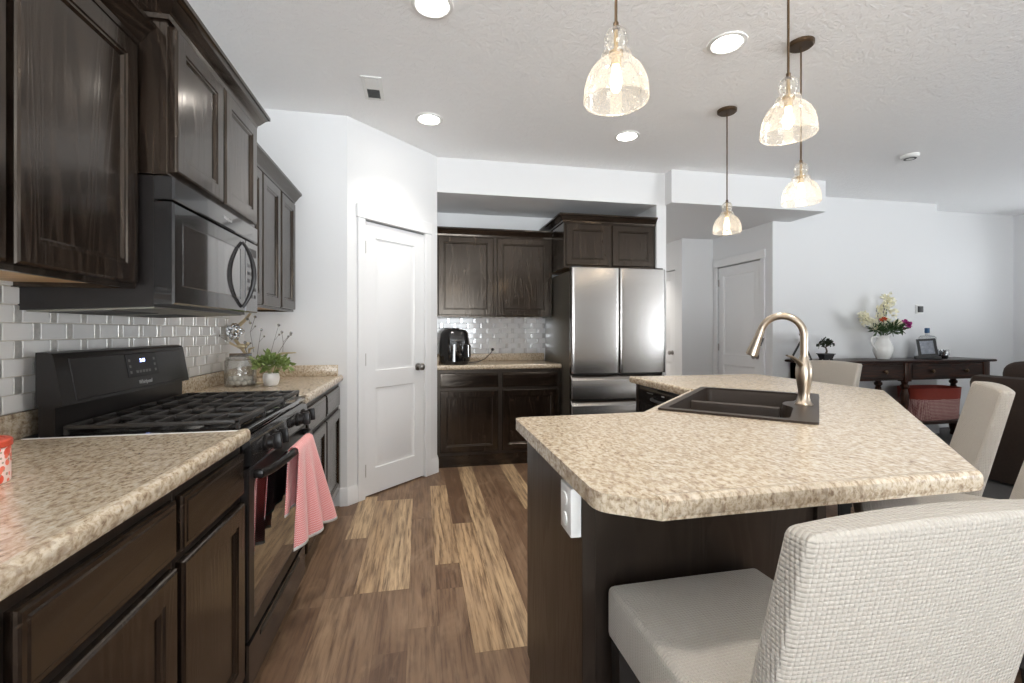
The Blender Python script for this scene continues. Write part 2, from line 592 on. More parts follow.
def struct(mb, name, mats, parent=None, **kw):
    o = mb.build(name, mats, parent, **kw)
    if parent is None: o['kind'] = 'structure'
    return o


def place(root, loc, rz=0.0):
    root.location = loc; root.rotation_euler = (0, 0, rz)
    return root


def dup(o, parent=None):
    c = o.copy(); COL.objects.link(c)
    if parent is not None: c.parent = parent
    for ch in list(o.children):
        dup(ch, c)
    return c


def RZ(a, loc=(0, 0, 0)):
    return Matrix.Translation(Vector(loc)) @ Matrix.Rotation(a, 4, 'Z')


def text_mesh(txt, size, depth=0.0004, X=None, shear=0.0, space=1.0):
    cu = bpy.data.curves.new('lettering', 'FONT')
    cu.body = txt; cu.size = size; cu.extrude = depth; cu.align_x = 'CENTER'; cu.align_y = 'CENTER'; cu.shear = shear
    cu.space_character = space
    ob = bpy.data.objects.new('lettering', cu)
    COL.objects.link(ob)
    dg = bpy.context.evaluated_depsgraph_get(); dg.update()
    me = bpy.data.meshes.new_from_object(ob.evaluated_get(dg))
    mb = MB()
    mb.add([v.co for v in me.vertices], [tuple(p.vertices) for p in me.polygons], 0, X)
    bpy.data.objects.remove(ob); bpy.data.curves.remove(cu); bpy.data.meshes.remove(me)
    return mb


# ------------------------------------------------------------------ the setting
XW = -1.16                     # left wall
YP = 3.407                     # short wall at the end of the left run
XA = -0.50                     # its free corner, where the diagonal pantry wall starts
YS = 4.06                      # front of the kitchen's back soffit
XB0, XB1 = 0.149, 2.227        # the alcove
YB = 4.77                      # back wall
SOFF = 2.435
HX0, HX1 = 2.327, 3.80         # hall opening
YR = 4.40                      # wall behind the console table
XR = 6.06

# floor: one plank-laid surface; planks run along Y, each plank a face with its own printed tone
planks = {-4: [], -3: [(2.85, 3.55, .95)], -2: [(2.25, 3.45, .86)], -1: [(2.25, 3.45, .95)], 1: [(2.45, 3.7, .80)],
          2: [(1.75, 2.95, .82), (2.95, 4.1, .12)], 3: [(1.75, 4.3, .88)], 4: [(3.35, 4.4, .42), (1.6, 3.35, .34)],
          5: [(1.2, 4.4, .2)], 6: [(3.1, 4.4, .9)]}
fm = MB(); tones = []
PW = 0.127
rnd = random.Random(11)
X0F, X1F, Y0F, Y1F = XW, 3.4, BACK_Y, 7.2
for k in range(-12, 30):
    xa, xb = -0.048 + PW * k, -0.048 + PW * (k + 1)
    xa, xb = max(xa, X0F), min(xb, X1F)
    if xb - xa < 0.005: continue
    spans = sorted(planks.get(k, []))
    cuts = []
    y = Y0F - rnd.random() * 0.9
    fixed = list(spans)
    while y < Y1F:
        nxt = y + rnd.uniform(0.85, 1.25)
        f = next((q for q in fixed if q[0] < nxt and q[1] > y), None)
        if f and y >= f[0] - 1e-6:
            cuts.append((y, f[1], f[2])); y = f[1]; continue
        if f: nxt = f[0]
        tn = rnd.choice([.18, .28, .3, .38, .42, .5])
        if 2.0 < y < 4.4 and -1 < k < 6: tn = rnd.choice([.25, .3, .35])
        cuts.append((y, nxt, tn)); y = nxt
    for a, b, t in cuts:
        a, b = max(a, Y0F), min(b, Y1F)
        if b - a < 0.005: continue
        g = 0.0007
        fm.add([(xa + g, a + g, 0), (xb - g, a + g, 0), (xb - g, b - g, 0), (xa + g, b - g, 0)], [(0, 1, 2, 3)])
        tones.append(min(1, max(0, t + rnd.uniform(-.04, .04))))
fm.box(X0F, X1F, Y0F, Y1F, -0.05, -0.0008); tones += [0.0] * 6
fl = struct(fm, 'floor', 'floor', smooth=False, normals=False)
at = fl.data.attributes.new('tone', 'FLOAT', 'FACE')
at.data.foreach_set('value', tones)
struct(MB().box(X1F, RIGHT_X, Y0F, Y1F, -0.05, 0.006), 'floor_living', 'carpet')
struct(MB().box(XW - .1, RIGHT_X + .1, BACK_Y - .1, 7.3, CEIL, CEIL + .1), 'ceiling', 'ceil')

struct(MB().box(XW - .1, XW, BACK_Y, YP + .1, 0, CEIL), 'wall_left', 'wall')
struct(MB().box(XW, XA, YP, YP + .1, 0, CEIL), 'wall_pantry', 'wall')

# diagonal wall with the pantry door (local x runs along the wall, front faces -y)
XD = RZ(R(45), (XA, YP, 0))
DL = 0.918
DO0, DO1, DH = 0.150, 0.762, 2.045
w = MB()
w.box(0, DO0, 0, .1, 0, CEIL, X=XD).box(DO1, DL, 0, .1, 0, CEIL, X=XD).box(DO0, DO1, 0, .1, DH, CEIL, X=XD)
struct(w, 'wall_diagonal', 'wall')
# alcove walls and soffit
struct(MB().box(XB0 - .1, XB0, YS + .001, YB, 0, CEIL), 'wall_alcove', 'wall')
struct(MB().box(XB0 - .1, HX0, YB, YB + .1, 0, CEIL), 'wall_back', 'wall')
struct(MB().box(XB0, HX0, YS, YB, SOFF, CEIL), 'wall_soffit', 'wall')
struct(MB().box(XB1, HX0, YS, YB, 0, SOFF), 'wall_pillar', 'wall')
# hall: dropped ceiling, walls
struct(MB().box(HX0 - .013, 4.02, 3.94, 7.2, 2.43, CEIL - .001), 'ceiling_hall', 'wall')
struct(MB().box(HX0 - .1, HX0, YB + .1, 7.2, 0, 2.43), 'wall_hall_west', 'wall')
struct(MB().box(HX0, 4.0, 7.1, 7.2, 0, 2.43), 'wall_hall_end', 'wall')
w = MB()       # boxed-out corner at the end of the hall, with a door in its west face
w.box(3.35, 3.80, 5.45, 5.55, 0, 2.43).box(3.35, 3.45, 5.55, 5.62, 0, 2.43).box(3.35, 3.45, 6.40, 7.1, 0, 2.43).box(3.35, 3.45, 5.62, 6.40, 2.045, 2.43)
struct(w, 'wall_hall_box', 'wall')
w = MB()
HD0, HD1 = 4.575, 5.345
w.box(3.80, 3.90, YR + .1, HD0, 0, 2.43).box(3.80, 3.90, HD1, 5.45, 0, 2.43).box(3.80, 3.90, HD0, HD1, 2.045, 2.43)
struct(w, 'wall_hall_east', 'wall')
struct(MB().box(3.80, XR, YR, YR + .1, 0, CEIL), 'wall_console', 'wall')
struct(MB().box(XR - .1, RIGHT_X, 4.65, 4.75, 0, CEIL).box(XR - .1, XR, YR + .1, 4.65, 0, CEIL), 'wall_living', 'wall')
w = MB(); yy = BACK_Y
for y0, y1, z0, z1 in ASSUMED_WINDOWS_RIGHT:
    w.box(RIGHT_X, RIGHT_X + .1, yy, y0, 0, CEIL).box(RIGHT_X, RIGHT_X + .1, y0, y1, 0, z0).box(RIGHT_X, RIGHT_X + .1, y0, y1, z1, CEIL); yy = y1
w.box(RIGHT_X, RIGHT_X + .1, yy, 4.75, 0, CEIL)
struct(w, 'wall_right', 'wall')
w = MB(); xx = XW - .1
for x0, x1, z0, z1 in ASSUMED_WINDOWS_BACK:
    w.box(xx, x0, BACK_Y - .1, BACK_Y, 0, CEIL).box(x0, x1, BACK_Y - .1, BACK_Y, 0, z0).box(x0, x1, BACK_Y - .1, BACK_Y, z1, CEIL); xx = x1
w.box(xx, RIGHT_X, BACK_Y - .1, BACK_Y, 0, CEIL)
struct(w, 'wall_rear', mat_wall('taupe_wall_paint', (0.40, 0.355, 0.315)))  # unseen wall, coloured dark so the fridge door reflects less brightness
for i, (x0, x1, z0, z1) in enumerate(ASSUMED_WINDOWS_BACK):
    f = MB(); y0, y1 = BACK_Y - .08, BACK_Y - .04; t = .05
    f.box(x0, x0 + t, y0, y1, z0, z1).box(x1 - t, x1, y0, y1, z0, z1).box(x0, x1, y0, y1, z0, z0 + t).box(x0, x1, y0, y1, z1 - t, z1)
    f.box((x0 + x1) / 2 - t / 2, (x0 + x1) / 2 + t / 2, y0, y1, z0, z1)
    struct(f, 'window_%d' % (i + 1), 'trim')
for i, (a, b, z0, z1) in enumerate(ASSUMED_WINDOWS_RIGHT):
    f = MB(); x0, x1 = RIGHT_X + .04, RIGHT_X + .08; t = .05
    f.box(x0, x1, a, a + t, z0, z1).box(x0, x1, b - t, b, z0, z1).box(x0, x1, a, b, z0, z0 + t).box(x0, x1, a, b, z1 - t, z1)
    f.box(x0, x1, (a + b) / 2 - t / 2, (a + b) / 2 + t / 2, z0, z1)
    struct(f, 'window_%d' % (i + 3), 'trim')

w = MB()
w.box(XW - .1, XW, YP + .1, 7.2, 0, CEIL).box(XW - .1, RIGHT_X, 7.2, 7.3, 0, CEIL).box(RIGHT_X, RIGHT_X + .1, 4.75, 7.3, 0, CEIL)
struct(w, 'wall_outer', 'wall')  # unseen shell added to block light leaking in round the doors

# baseboards
BBP = [(0, 0), (.014, 0), (.014, .098), (.009, .112), (.006, .125), (0, .125)]


def base(name, path):
    struct(MB().sweep(path, BBP), name, 'trim')


d45 = math.sqrt(.5)
def dp(t): return (XA + t * d45, YP + t * d45)
CW = .066                      # casing width
base('baseboard_pantry', [(-.548, YP), (XA, YP), dp(DO0 - CW)])
base('baseboard_diagonal', [dp(DO1 + CW), dp(DL), (XB0, YS + .09)])
base('baseboard_pillar', [(XB1 + .002, YS), (HX0, YS), (HX0, YB)])
base('baseboard_hall', [(3.35, 5.63), (3.35, 5.45), (3.80, 5.45), (3.80, HD1 + .07)])
base('baseboard_console', [(3.80, HD0 - .07), (3.80, YR), (XR, YR), (XR, 4.65), (RIGHT_X, 4.65), (RIGHT_X, BACK_Y)])


def make_door(name, w_, h_, X, knob_right=True, hinge_left=True, thick=.035, y=.006):
    """two-panel moulded door, local x along its width, front faces -y"""
    b = MB(); st = .105; tr = .11; mid0, mid1 = .80, .93; bt = .20
    y1 = y + thick
    b.box(0, st, y, y1, 0.012, h_, X=X).box(w_ - st, w_, y, y1, 0.012, h_, X=X)
    for z0, z1 in ((.012, bt), (mid0, mid1), (h_ - tr, h_)):
        b.box(st, w_ - st, y, y1, z0, z1, X=X)
    for z0, z1 in ((bt, mid0), (mid1, h_ - tr)):
        b.rect_loops(st, w_ - st, z0, z1, [(0, y), (.006, y + .007), (.020, y + .010), (.026, y + .010), (.046, y + .004)], X=X, cap0=False)
    d = struct(b, name, 'trim', angle=20)
    kx = w_ - .07 if knob_right else .07
    k = MB()
    XK = X @ Matrix.Translation((kx, y, .93)) @ Matrix.Rotation(R(90), 4, 'X')
    k.lathe([(.0, 0), (.031, 0), (.031, .006), (.012, .010), (.012, .026), (.024, .034), (.029, .046), (.026, .058), (.012, .064), (0, .065)], seg=20, X=XK)
    k.build('door_knob', 'knobmetal', d)
    hx = 0 if hinge_left else w_
    for z in (h_ - .19, h_ * .5, .20):
        sg = 1 if hinge_left else -1
        h = MB(); h.box(min(hx, hx + sg * .016), max(hx, hx + sg * .016), y - .003, y + .004, z - .045, z + .045, X=X)
        h.tube([X @ Vector((hx + sg * .006, y - .005, z - .045)), X @ Vector((hx + sg * .006, y - .005, z + .045))], .0055, 8)
        h.build('hinge', 'knobmetal', d)
    return d


def make_casing(name, w_, h_, X, head_over=.02):
    c = MB(); g = .004
    c.box(-CW, -g, -.016, 0, 0, h_, X=X, b=.002, seg=1).box(w_ + g, w_ + CW, -.016, 0, 0, h_, X=X, b=.002, seg=1)
    c.box(-CW - head_over * .5, w_ + CW + head_over * .5, -.020, 0, h_ + .001, h_ + .098, X=X, b=.002, seg=1)
    c.box(-g, 0.0, -.002, .08, 0, h_, X=X).box(w_, w_ + g, -.002, .08, 0, h_, X=X)
    return struct(c, name, 'trim')


XDD = RZ(R(45), (XA + DO0 * d45, YP + DO0 * d45, 0))
make_door('door_1', DO1 - DO0, 2.032, XDD)
make_casing('trim_1', DO1 - DO0, DH, XDD)
XH = RZ(R(-90), (3.80, HD1, 0))
make_door('door_2', HD1 - HD0, 2.032, XH)
make_casing('trim_2', HD1 - HD0, DH, XH)
XH2 = RZ(R(-90), (3.35, 6.40, 0))
make_door('door_3', .78, 2.032, XH2)

# tile backsplashes


def tiles(name, x0, x1, z0, z1, X, mats, phase=0.0, holes=()):
    b = MB(); PX, PZ = .135, .0525
    b.box(x0, x1, -.003, -.0005, z0, z1, 2, X=X)
    r = 0; z = z0 + .001
    while z < z1 - .006:
        zt = min(z + PZ - .003, z1)
        x = x0 - PX + phase + (PX * .5 if r % 2 else 0)
        while x < x1:
            for a, w_, mm in ((0, .103, 0), (.105, .0275, 1)):
                a0, a1 = max(x0, x + a), min(x1, x + a + w_)
                if a1 - a0 > .004:
                    b.rect_loops(a0, a1, z, zt, [(0, -.003), (0, -.0065), (.0018, -.0085)], mm, X=X, cap0=False)
            x += PX
        z += PZ; r += 1
    return struct(b, name, mats, angle=25)


XL = RZ(R(90), (XW, 0, 0))
tiles('wall_left_backsplash', -.5, 3.14, 0.991, 1.385, XL, ['tile', 'tilestrip', 'grout'], .03)
tiles('wall_back_backsplash', XB0, 1.33, 0.991, 1.385, RZ(0, (0, YB, 0)), ['tilew', 'tilewstrip', 'groutw'], .02)

# ------------------------------------------------------------------ cabinets
DOOR = [(0, 0), (0, -.013), (.002, -.017), (.007, -.020), (.054, -.020), (.058, -.0165), (.064, -.0165), (.070, -.0095)]
DRAW = [(0, 0), (0, -.011), (.002, -.015), (.006, -.0175), (.014, -.0178), (.018, -.020)]


def cab_door(root, x0, x1, z0, z1):
    # stiles and rails as one moulded frame around a flat panel
    return MB().rect_loops(x0, x1, z0, z1, DOOR).build('door', 'woodZ', root, angle=18)


def cab_drawer(root, x0, x1, z0, z1):
    return MB().rect_loops(x0, x1, z0, z1, DRAW).build('drawer', 'woodX', root, angle=18)


def base_cab(label, w_, cols, loc, rz, depth=.60, group='dark base cabinets', toe=.07, flush=False, top=.875):
    """local: x width, front y=0, back +y. cols = [(x0,x1)] drawer-over-door columns"""
    r = thing('base_cabinet', label, 'cabinet')
    b = MB()
    tk = .105
    b.box(.0, w_, .0, depth, tk, top, b=.0015, seg=1)
    b.build('body', 'woodP', r)
    MB().box(.0, w_, .002 if flush else toe, depth, 0, tk - .001).build('toe_kick', 'toe' if not flush else 'woodX', r)
    for x0, x1 in cols:
        cab_drawer(r, x0, x1, .715, .845)
        cab_door(r, x0, x1, .135, .690)
    place(r, loc, rz)
    return r


def wall_cab(label, w_, cols, z0, z1, depth, loc, rz, crown, doors_z=None, group='dark wall cabinets'):
    """crown: 'L'/'R' ends that return to the wall, e.g. 'LR', '' = straight"""
    r = thing('wall_cabinet', label, 'cabinet')
    b = MB()
    b.box(0, w_, 0, .02, z0, z1, b=.0015, seg=1)
    b.box(0, .016, .0201, depth, z0, z1).box(w_ - .016, w_, .0201, depth, z0, z1).box(.016, w_ - .016, .0201, depth, z1 - .016, z1)
    b.build('body', 'woodZ', r)
    MB().box(.0165, w_ - .0165, .0205, depth, z0 + .014, z0 + .026).build('bottom_panel', 'birch', r)
    dz0, dz1 = doors_z or (z0 + .014, z1 - .045)
    for x0, x1 in cols:
        cab_door(r, x0, x1, dz0, dz1)
    prof = [(0, z1 - .035), (.010, z1 - .035), (.013, z1 - .022), (.020, z1 - .016), (.038, z1 + .010), (.050, z1 + .020), (.055, z1 + .022), (.055, z1 + .036), (0, z1 + .036)]
    path = []
    if 'L' in crown: path += [(0, depth), (0, 0)]
    else: path += [(0, 0)]
    path += [(w_, 0), (w_, depth)] if 'R' in crown else [(w_, 0)]
    # out is to the right of the direction: travelling +x with front -y keeps 'out' = -y
    MB().sweep(path, prof).build('crown_moulding', 'woodX', r)
    place(r, loc, rz)
    return r


FX = -.557          # left base cabinets' face
YC = 1.600          # the range starts
base_cab('dark base cabinet under the beige counter, next to the range, one drawer over one door', .41, [(.014, .398)], (FX, 1.190, 0), R(90))
base_cab('dark base cabinet under the beige counter, second from the range', .45, [(.014, .438)], (FX, .739, 0), R(90))
base_cab('dark base cabinet under the beige counter, third from the range', .80, [(.014, .393), (.407, .786)], (FX, -.062, 0), R(90))
base_cab('dark base cabinet between the range and the pantry wall, two drawers over two doors', 1.03, [(.035, .50), (.525, .985)], (FX, 2.375, 0), R(90))
base_cab('dark base cabinet against the back wall beside the fridge, under the air fryer', XB1 - .925 - XB0 - .002, [(.028, .555), (.592, 1.118)],
         (XB0 + .001, 4.165, 0), 0, depth=.60, flush=True)
UF = -.850
wall_cab('dark wall cabinet over the near counter, with a large shiny panelled door', .915, [(.012, .445), (.467, .895)], 1.357, 2.134, -XW + UF - .001, (UF, .690, 0), R(90), '')
wall_cab('dark wall cabinet above the microwave, taller and deeper than its neighbours', .765, [(.018, .372), (.393, .747)], 1.712, 2.222, -XW - .765 - .001, (-.765, 1.6055, 0), R(90), 'LR', (1.726, 2.180))
wall_cab('dark wall cabinet past the microwave, at the pantry wall', 1.030, [(.012, .33), (.345, .665), (.69, 1.005)], 1.357, 2.134, -XW + UF - .001, (UF, 2.3715, 0), R(90), '')
wall_cab('dark wall cabinet on the back wall above the air fryer', 1.150, [(.022, .556), (.592, 1.126)], 1.362, 2.177, YB - 4.455 - .001, (XB0 + .001, 4.455, 0), 0, '')
wall_cab('dark deep wall cabinet above the stainless fridge', .918, [(.020, .443), (.475, .898)], 1.815, 2.270, YB - 4.085 - .001, (1.307, 4.085, 0), 0, 'L', (1.835, 2.222))

# countertops -------------------------------------------------------
EDGE = [(0, .876), (0, .914), (.596, .914), (.606, .9175), (.617, .920), (.626, .9185), (.632, .912), (.6335, .905), (.6335, .888), (.629, .880), (.618, .876)]


def left_counter(label, y0, y1, splash_end=False, s0=0.0, s1=0.0):
    c = MB().prism([(XW + a, z) for a, z in EDGE], y0, y1, 'y').build('countertop', 'granite')
    tag(c, label, 'countertop')
    s = MB().box(XW + .0005, XW + .020, y0 - s0, y1 + s1, .9142, 0.990, b=.003)
    if splash_end:
        s.box(XW + .0205, XW + .60, y1 - .020, y1 - .0005, .9142, 0.990, b=.003)
    s.build('splash_strip', 'granite', c)
    ye = y0 if splash_end else y1
    MB().box(XW + .03, XW + .62, min(ye, ye + (.012 if splash_end else -.012)), max(ye, ye + (.012 if splash_end else -.012)), .9142, .9152).build('sealant_bead', 'potwhite', c)
    return c


left_counter('beige speckled countertop in front of the range, holding the coral tin', -.55, YC - .002, s1=.16)
left_counter('beige speckled countertop between the range and the pantry wall', 2.373, YP - .0005, True, s0=.10)
c = MB().prism([(YB - a, z) for a, z in EDGE], XB0 + .001, 1.302, 'x').build('countertop', 'granite')
tag(c, 'beige speckled countertop beside the fridge, holding the air fryer', 'countertop')
MB().box(XB0 + .001, 1.302, YB - .020, YB - .0005, .9142, 0.990, b=.003).box(XB0 + .001, XB0 + .02, YB - .55, YB - .0205, .9142, 0.990, b=.003).build('splash_strip', 'granite', c)

# ------------------------------------------------------------------ range
rg = thing('gas_range', 'black freestanding gas range with cast iron grates and a slanted backguard', 'stove')
b = MB()
b.box(.002, .760, .032, .575, .05, .892)
b.build('body', 'blackm', rg)
ct = MB()
ct.box(-.003, .765, .002, .572, .893, .914, b=.008, seg=3)
ct.box(.02, .742, .05, .52, .9141, .9155)
ct.build('cooktop', 'black', rg)
cp = MB()
cp.prism([(.031, .792), (-.012, .797), (-.004, .872), (.006, .889), (.031, .8915)], .004, .758, 'x')
cp.build('control_panel', 'black', rg)
for kx in (.150, .235, .575, .675):
    k = MB()
    XK = Matrix.Translation((kx, -.009, .838)) @ Matrix.Rotation(R(84), 4, 'X')
    k.lathe([(0, 0), (.029, 0), (.029, .006), (.023, .010), (.022, .026), (0, .027)], seg=20, X=XK)
    k.box(-.0085, .0085, -.027, .027, .020, .050, b=.004, X=XK)
    k.build('knob', 'blackm', rg)
od = MB()
od.rect_loops(.004, .758, .232, .786, [(0, .031), (0, .004), (.006, 0), (.050, 0), (.052, .002)])
od.build('oven_door', 'blackm', rg)
MB().rect_loops(.054, .708, .284, .736, [(0, .004), (.001, .0004)], cap0=False).build('oven_window', 'blackglass', rg)
h = MB(); P = []
for i in range(17):
    a = i / 16
    P.append((.05 + .662 * a, -.020 - .038 * math.sin(PI * a) ** .5, .757))
h.tube(P, .0125, 10, flat=1.25)
for x in (.06, .702):
    h.box(x - .014, x + .014, -.030, .001, .744, .770, b=.004)
h.build('oven_handle', 'blackm', rg)
dr = MB()
dr.rect_loops(.006, .756, .062, .222, [(0, .031), (0, .008), (.008, .002)])
dr.build('drawer', 'black', rg)
MB().box(.12, .64, -.0005, .0018, .184, .202, b=.001, seg=1).build('drawer_pull', 'darkplastic', rg)
for x in (.04, .72):
    for y in (.07, .58):
        MB().lathe([(.018, 0), (.018, .01), (.010, .012), (.010, .052)], (x, y, 0), 12).build('foot', 'darkplastic', rg)
# backguard: riser, slanted console
bgd = MB()
bgd.box(.006, .756, .528, .570, .9142, 1.006)
bgd.prism([(.503, 1.004), (.528, 1.152), (.534, 1.161), (.545, 1.165), (.572, 1.165), (.572, 1.0065), (.530, .998)], -.001, .763, 'x')
bgd.build('backguard', 'blackm', rg)
uu = Vector((0, .025, .148)).normalized(); nn = Vector((0, -uu.z, uu.y))
XS = Matrix(((1, 0, 0, 0), (0, uu.y, nn.y, .503), (0, uu.z, nn.z, 1.004), (0, 0, 0, 1)))
b = MB(); b.rect_loops(0, 1, 0, 1, [(0, 0)], cap0=False); b = MB()
fr = []
for (x0, x1, y0, y1) in ((.055, .715, .010, .142),):
    b.loops([[(x0, y0, .0002), (x1, y0, .0002), (x1, y1, .0002), (x0, y1, .0002)],
             [(x0 + .002, y0 + .002, .0024), (x1 - .002, y0 + .002, .0024), (x1 - .002, y1 - .002, .0024), (x0 + .002, y1 - .002, .0024)]], X=XS, cap0=False)
b.build('console_panel', 'blackm', rg)
dp_ = MB()
dp_.box(.325, .525, .052, .140, .0025, .0045, b=.0015, seg=1, X=XS)
dpo = dp_.build('display', plain('display_black', (0.008, 0.007, 0.0075), 0.3, spec=0.2), rg)
text_mesh('2:44', .019, X=XS @ Matrix.Translation((.425, .112, .0052))).build('clock_digits', 'clock', dpo, smooth=False)
M['print'] = plain('faint_button_print', (.12, .115, .11), .4)
spots = [(.375 + i * .020, .390 + i * .020, .066, .076) for i in range(5)]
for i in range(3): spots += [(.338, .350, .066 + i * .022, .076 + i * .022), (.498, .510, .066 + i * .022, .076 + i * .022)]
for q_ in spots: MB().box(*q_, .0046, .0051, X=XS).build('touch_button', 'print', dpo)
text_mesh('Whirlpool', .021, X=XS @ Matrix.Translation((.425, .030, .0030)), shear=.15).build('logo', 'silver', rg, smooth=False)
# burners and grates
for bx, by, br in ((.19, .16, .042), (.19, .40, .034), (.57, .16, .046), (.57, .40, .030), (.381, .28, .036)):
    q = MB()
    q.lathe([(0, .9156), (br + .012, .9156), (br + .010, .924), (br, .926), (br, .932), (br - .006, .936), (0, .937)], (bx, by, 0), 24)
    q.build('burner', 'iron', rg)
for gx0 in (.012, .264, .516):
    gx1 = gx0 + .242
    g = MB(); y0, y1 = .028, .512; z0, z1 = .932, .945; t = .009
    g.box(gx0, gx1, y0, y0 + .020, z0 - .004, z1 + .001, b=.004).box(gx0, gx1, y1 - t, y1, z0, z1, b=.003)
    g.box(gx0, gx0 + t, y0 + .001, y1 - .001, z0, z1, b=.003).box(gx1 - t, gx1, y0 + .001, y1 - .001, z0, z1, b=.003)
    g.box((gx0 + gx1) / 2 - t / 2, (gx0 + gx1) / 2 + t / 2, y0 + .002, y1 - .002, z0 + .001, z1 + .002, b=.003)
    for yy in (.110, .195, .270, .345, .430):
        g.box(gx0 + .002, gx1 - .002, yy - .0042, yy + .0042, z0 + .0005, z1 + .003, b=.003)
    for x in (gx0 + .006, gx1 - .006):
        for y in (y0 + .008, y1 - .006):
            g.box(x - .005, x + .005, y - .005, y + .005, .9156, z0 + .003)
    g.build('burner_grate', 'iron', rg)
place(rg, (-.535, 1.6045, 0), R(90))

# ------------------------------------------------------------------ dish towel on the oven handle
def cloth(name, n_u, n_v, fn, mats, thick=.004, hem=None):
    v = [fn(i / (n_u - 1), j / (n_v - 1)) for j in range(n_v) for i in range(n_u)]
    f = [(j * n_u + i, j * n_u + i + 1, (j + 1) * n_u + i + 1, (j + 1) * n_u + i) for j in range(n_v - 1) for i in range(n_u - 1)]
    b = MB(); b.add(v, f)
    if hem: b.m = [1 if hem((j + .5) / (n_v - 1)) else 0 for j in range(n_v - 1) for i in range(n_u - 1)]
    o = b.build(name, mats, normals=False, angle=80)
    so = o.modifiers.new('thickness', 'SOLIDIFY'); so.thickness = thick; so.offset = 0
    return o


def towel(a, t):
    """a across (0 = end nearer the camera), t along the cloth: 0 back hem, ~.43 over the bar, 1 front hem; world coordinates"""
    xb, zb, rb = -.481, .757, .0195
    if t < .40:
        k = t / .40
        z = .52 + k * (zb - .52); x = xb - rb + .005 * math.sin(a * 17) * (1 - k)
        yc, wd = 2.03 + .02 * k, .30 - .06 * k
    elif t < .47:
        k = (t - .40) / .07; an = PI * k
        x = xb - rb * math.cos(an); z = zb + rb * math.sin(an)
        yc, wd = 2.05, .24
    else:
        k = (t - .47) / .53
        fold = math.sin(a * 2 * PI * 2.6 - .7) * .018 * k ** .8 + math.sin(a * 2 * PI * 4.7) * .005 * k
        x = xb + rb + .006 * k ** .6 + .060 * k * a + fold
        z = zb - k * (zb - .375) - .04 * k * (a - .5) + .010 * k * math.sin(a * 13)
        yc, wd = 2.05 + .04 * k, .24 + .20 * k
    return (x, yc + (a - .5) * wd, z)


tw = cloth('dish_towel', 44, 60, towel, ['towel', 'hem'], hem=lambda t: t < .022 or t > .982)
tag(tw, 'pink striped cotton towel with white hems hanging from the oven handle', 'towel')

# ------------------------------------------------------------------ microwave
mw = thing('microwave', 'black over-the-range microwave with a bowed handle, under the tall wall cabinet', 'microwave')
MB().prism([(.056, 1.304), (.408, 1.290), (.408, 1.7085), (.056, 1.7085)], .001, .756, 'x').build('body', 'blackm', mw)
vp = MB(); vp.rect_loops(.001, .756, 1.636, 1.7085, [(0, .0555), (0, .006), (.005, 0)]); vp.build('vent_panel', 'black', mw)
d = MB(); d.rect_loops(.001, .598, 1.312, 1.630, [(0, .0555), (0, .006), (.005, 0), (.052, 0), (.0525, .0015), (.056, .0015)]); do = d.build('door', 'black', mw)
MB().rect_loops(.058, .540, 1.372, 1.573, [(0, .0016), (.001, .0006)], cap0=False).build('door_window', 'mwglass', mw)
cpn = MB(); cpn.rect_loops(.601, .756, 1.312, 1.630, [(0, .0555), (0, .006), (.005, 0)]); cpn.build('control_panel', 'black', mw)
bt = MB()
for i in range(3):
    for j in range(5):
        bt.box(.625 + i * .040, .650 + i * .040, -.0006, -.0001, 1.375 + j * .034, 1.392 + j * .034)
bt.box(.622, .735, -.0006, -.0001, 1.565, 1.600)
bt.build('key_pad', 'darkplastic', mw)
h = MB()
P = [(.560, -.002 - .046 * math.sin(PI * i / 16) ** .8, 1.330 + .280 * i / 16) for i in range(17)]
h.tube(P, [.005 + .0025 * math.sin(PI * i / 16) for i in range(17)], 10, flat=1.3)
h.build('handle', 'blackm', do)
text_mesh('Whirlpool', .019, X=Matrix.Translation((.41, -.0007, 1.672)) @ Matrix.Rotation(R(90), 4, 'X'), shear=.15).build('logo', 'silver', mw, smooth=False)
u = MB(); u.prism([(.064, 1.2995), (.400, 1.2862), (.400, 1.2896), (.064, 1.3030)], .02, .737, 'x')
uo = u.build('underside_plate', 'aluminium', mw)
fl_ = MB()
for x in (.06, .44):
    fl_.prism([(.20, 1.2920), (.37, 1.2852), (.37, 1.2870), (.20, 1.2938)], x, x + .26, 'x')
fl_.build('grease_filter', 'ventdark', uo)
place(mw, (-.748, 1.6095, 0), R(90))

# ------------------------------------------------------------------ fridge
fr = thing('fridge', 'tall stainless steel french-door fridge with two bottom drawers', 'fridge')
MB().box(.006, .906, .066, .885, .02, 1.765, b=.004).build('body', 'steelside', fr)


def steel_front(x0, x1, z0, z1, bow=.004, lip=False):
    b = MB(); n = 14; L = []
    for i in range(n + 1):
        a = i / n
        x = x0 + (x1 - x0) * a
        e = min(a, 1 - a) * (x1 - x0)
        yb = -bow * math.sin(PI * a)
        r = .014
        yb += (r - math.sqrt(max(0, r * r - (r - min(e, r)) ** 2))) if e < r else 0
        L.append((x, yb))
    xs = sorted(set([p[0] for p in L] + [x0 + .002, x0 + .005, x0 + .009, x1 - .002, x1 - .005, x1 - .009]))
    pts = []
    for x in xs:
        e = min(x - x0, x1 - x); a = (x - x0) / (x1 - x0); r = .014
        pts.append((x, -bow * math.sin(PI * a) + ((r - math.sqrt(max(0, r * r - (r - min(e, r)) ** 2))) if e < r else 0)))
    prof = [(z0, .004), (z0 + .004, 0)] + ([(z1 - .046, 0), (z1 - .040, .002), (z1 - .004, .026), (z1, .032)] if lip else [(z1 - .004, 0), (z1, .004)])
    LL = []
    for z, dy in prof:
        LL.append([(x, y + dy, z) for x, y in pts] + [(x1, .060, z), (x0, .060, z)])
    return b.loops(LL)


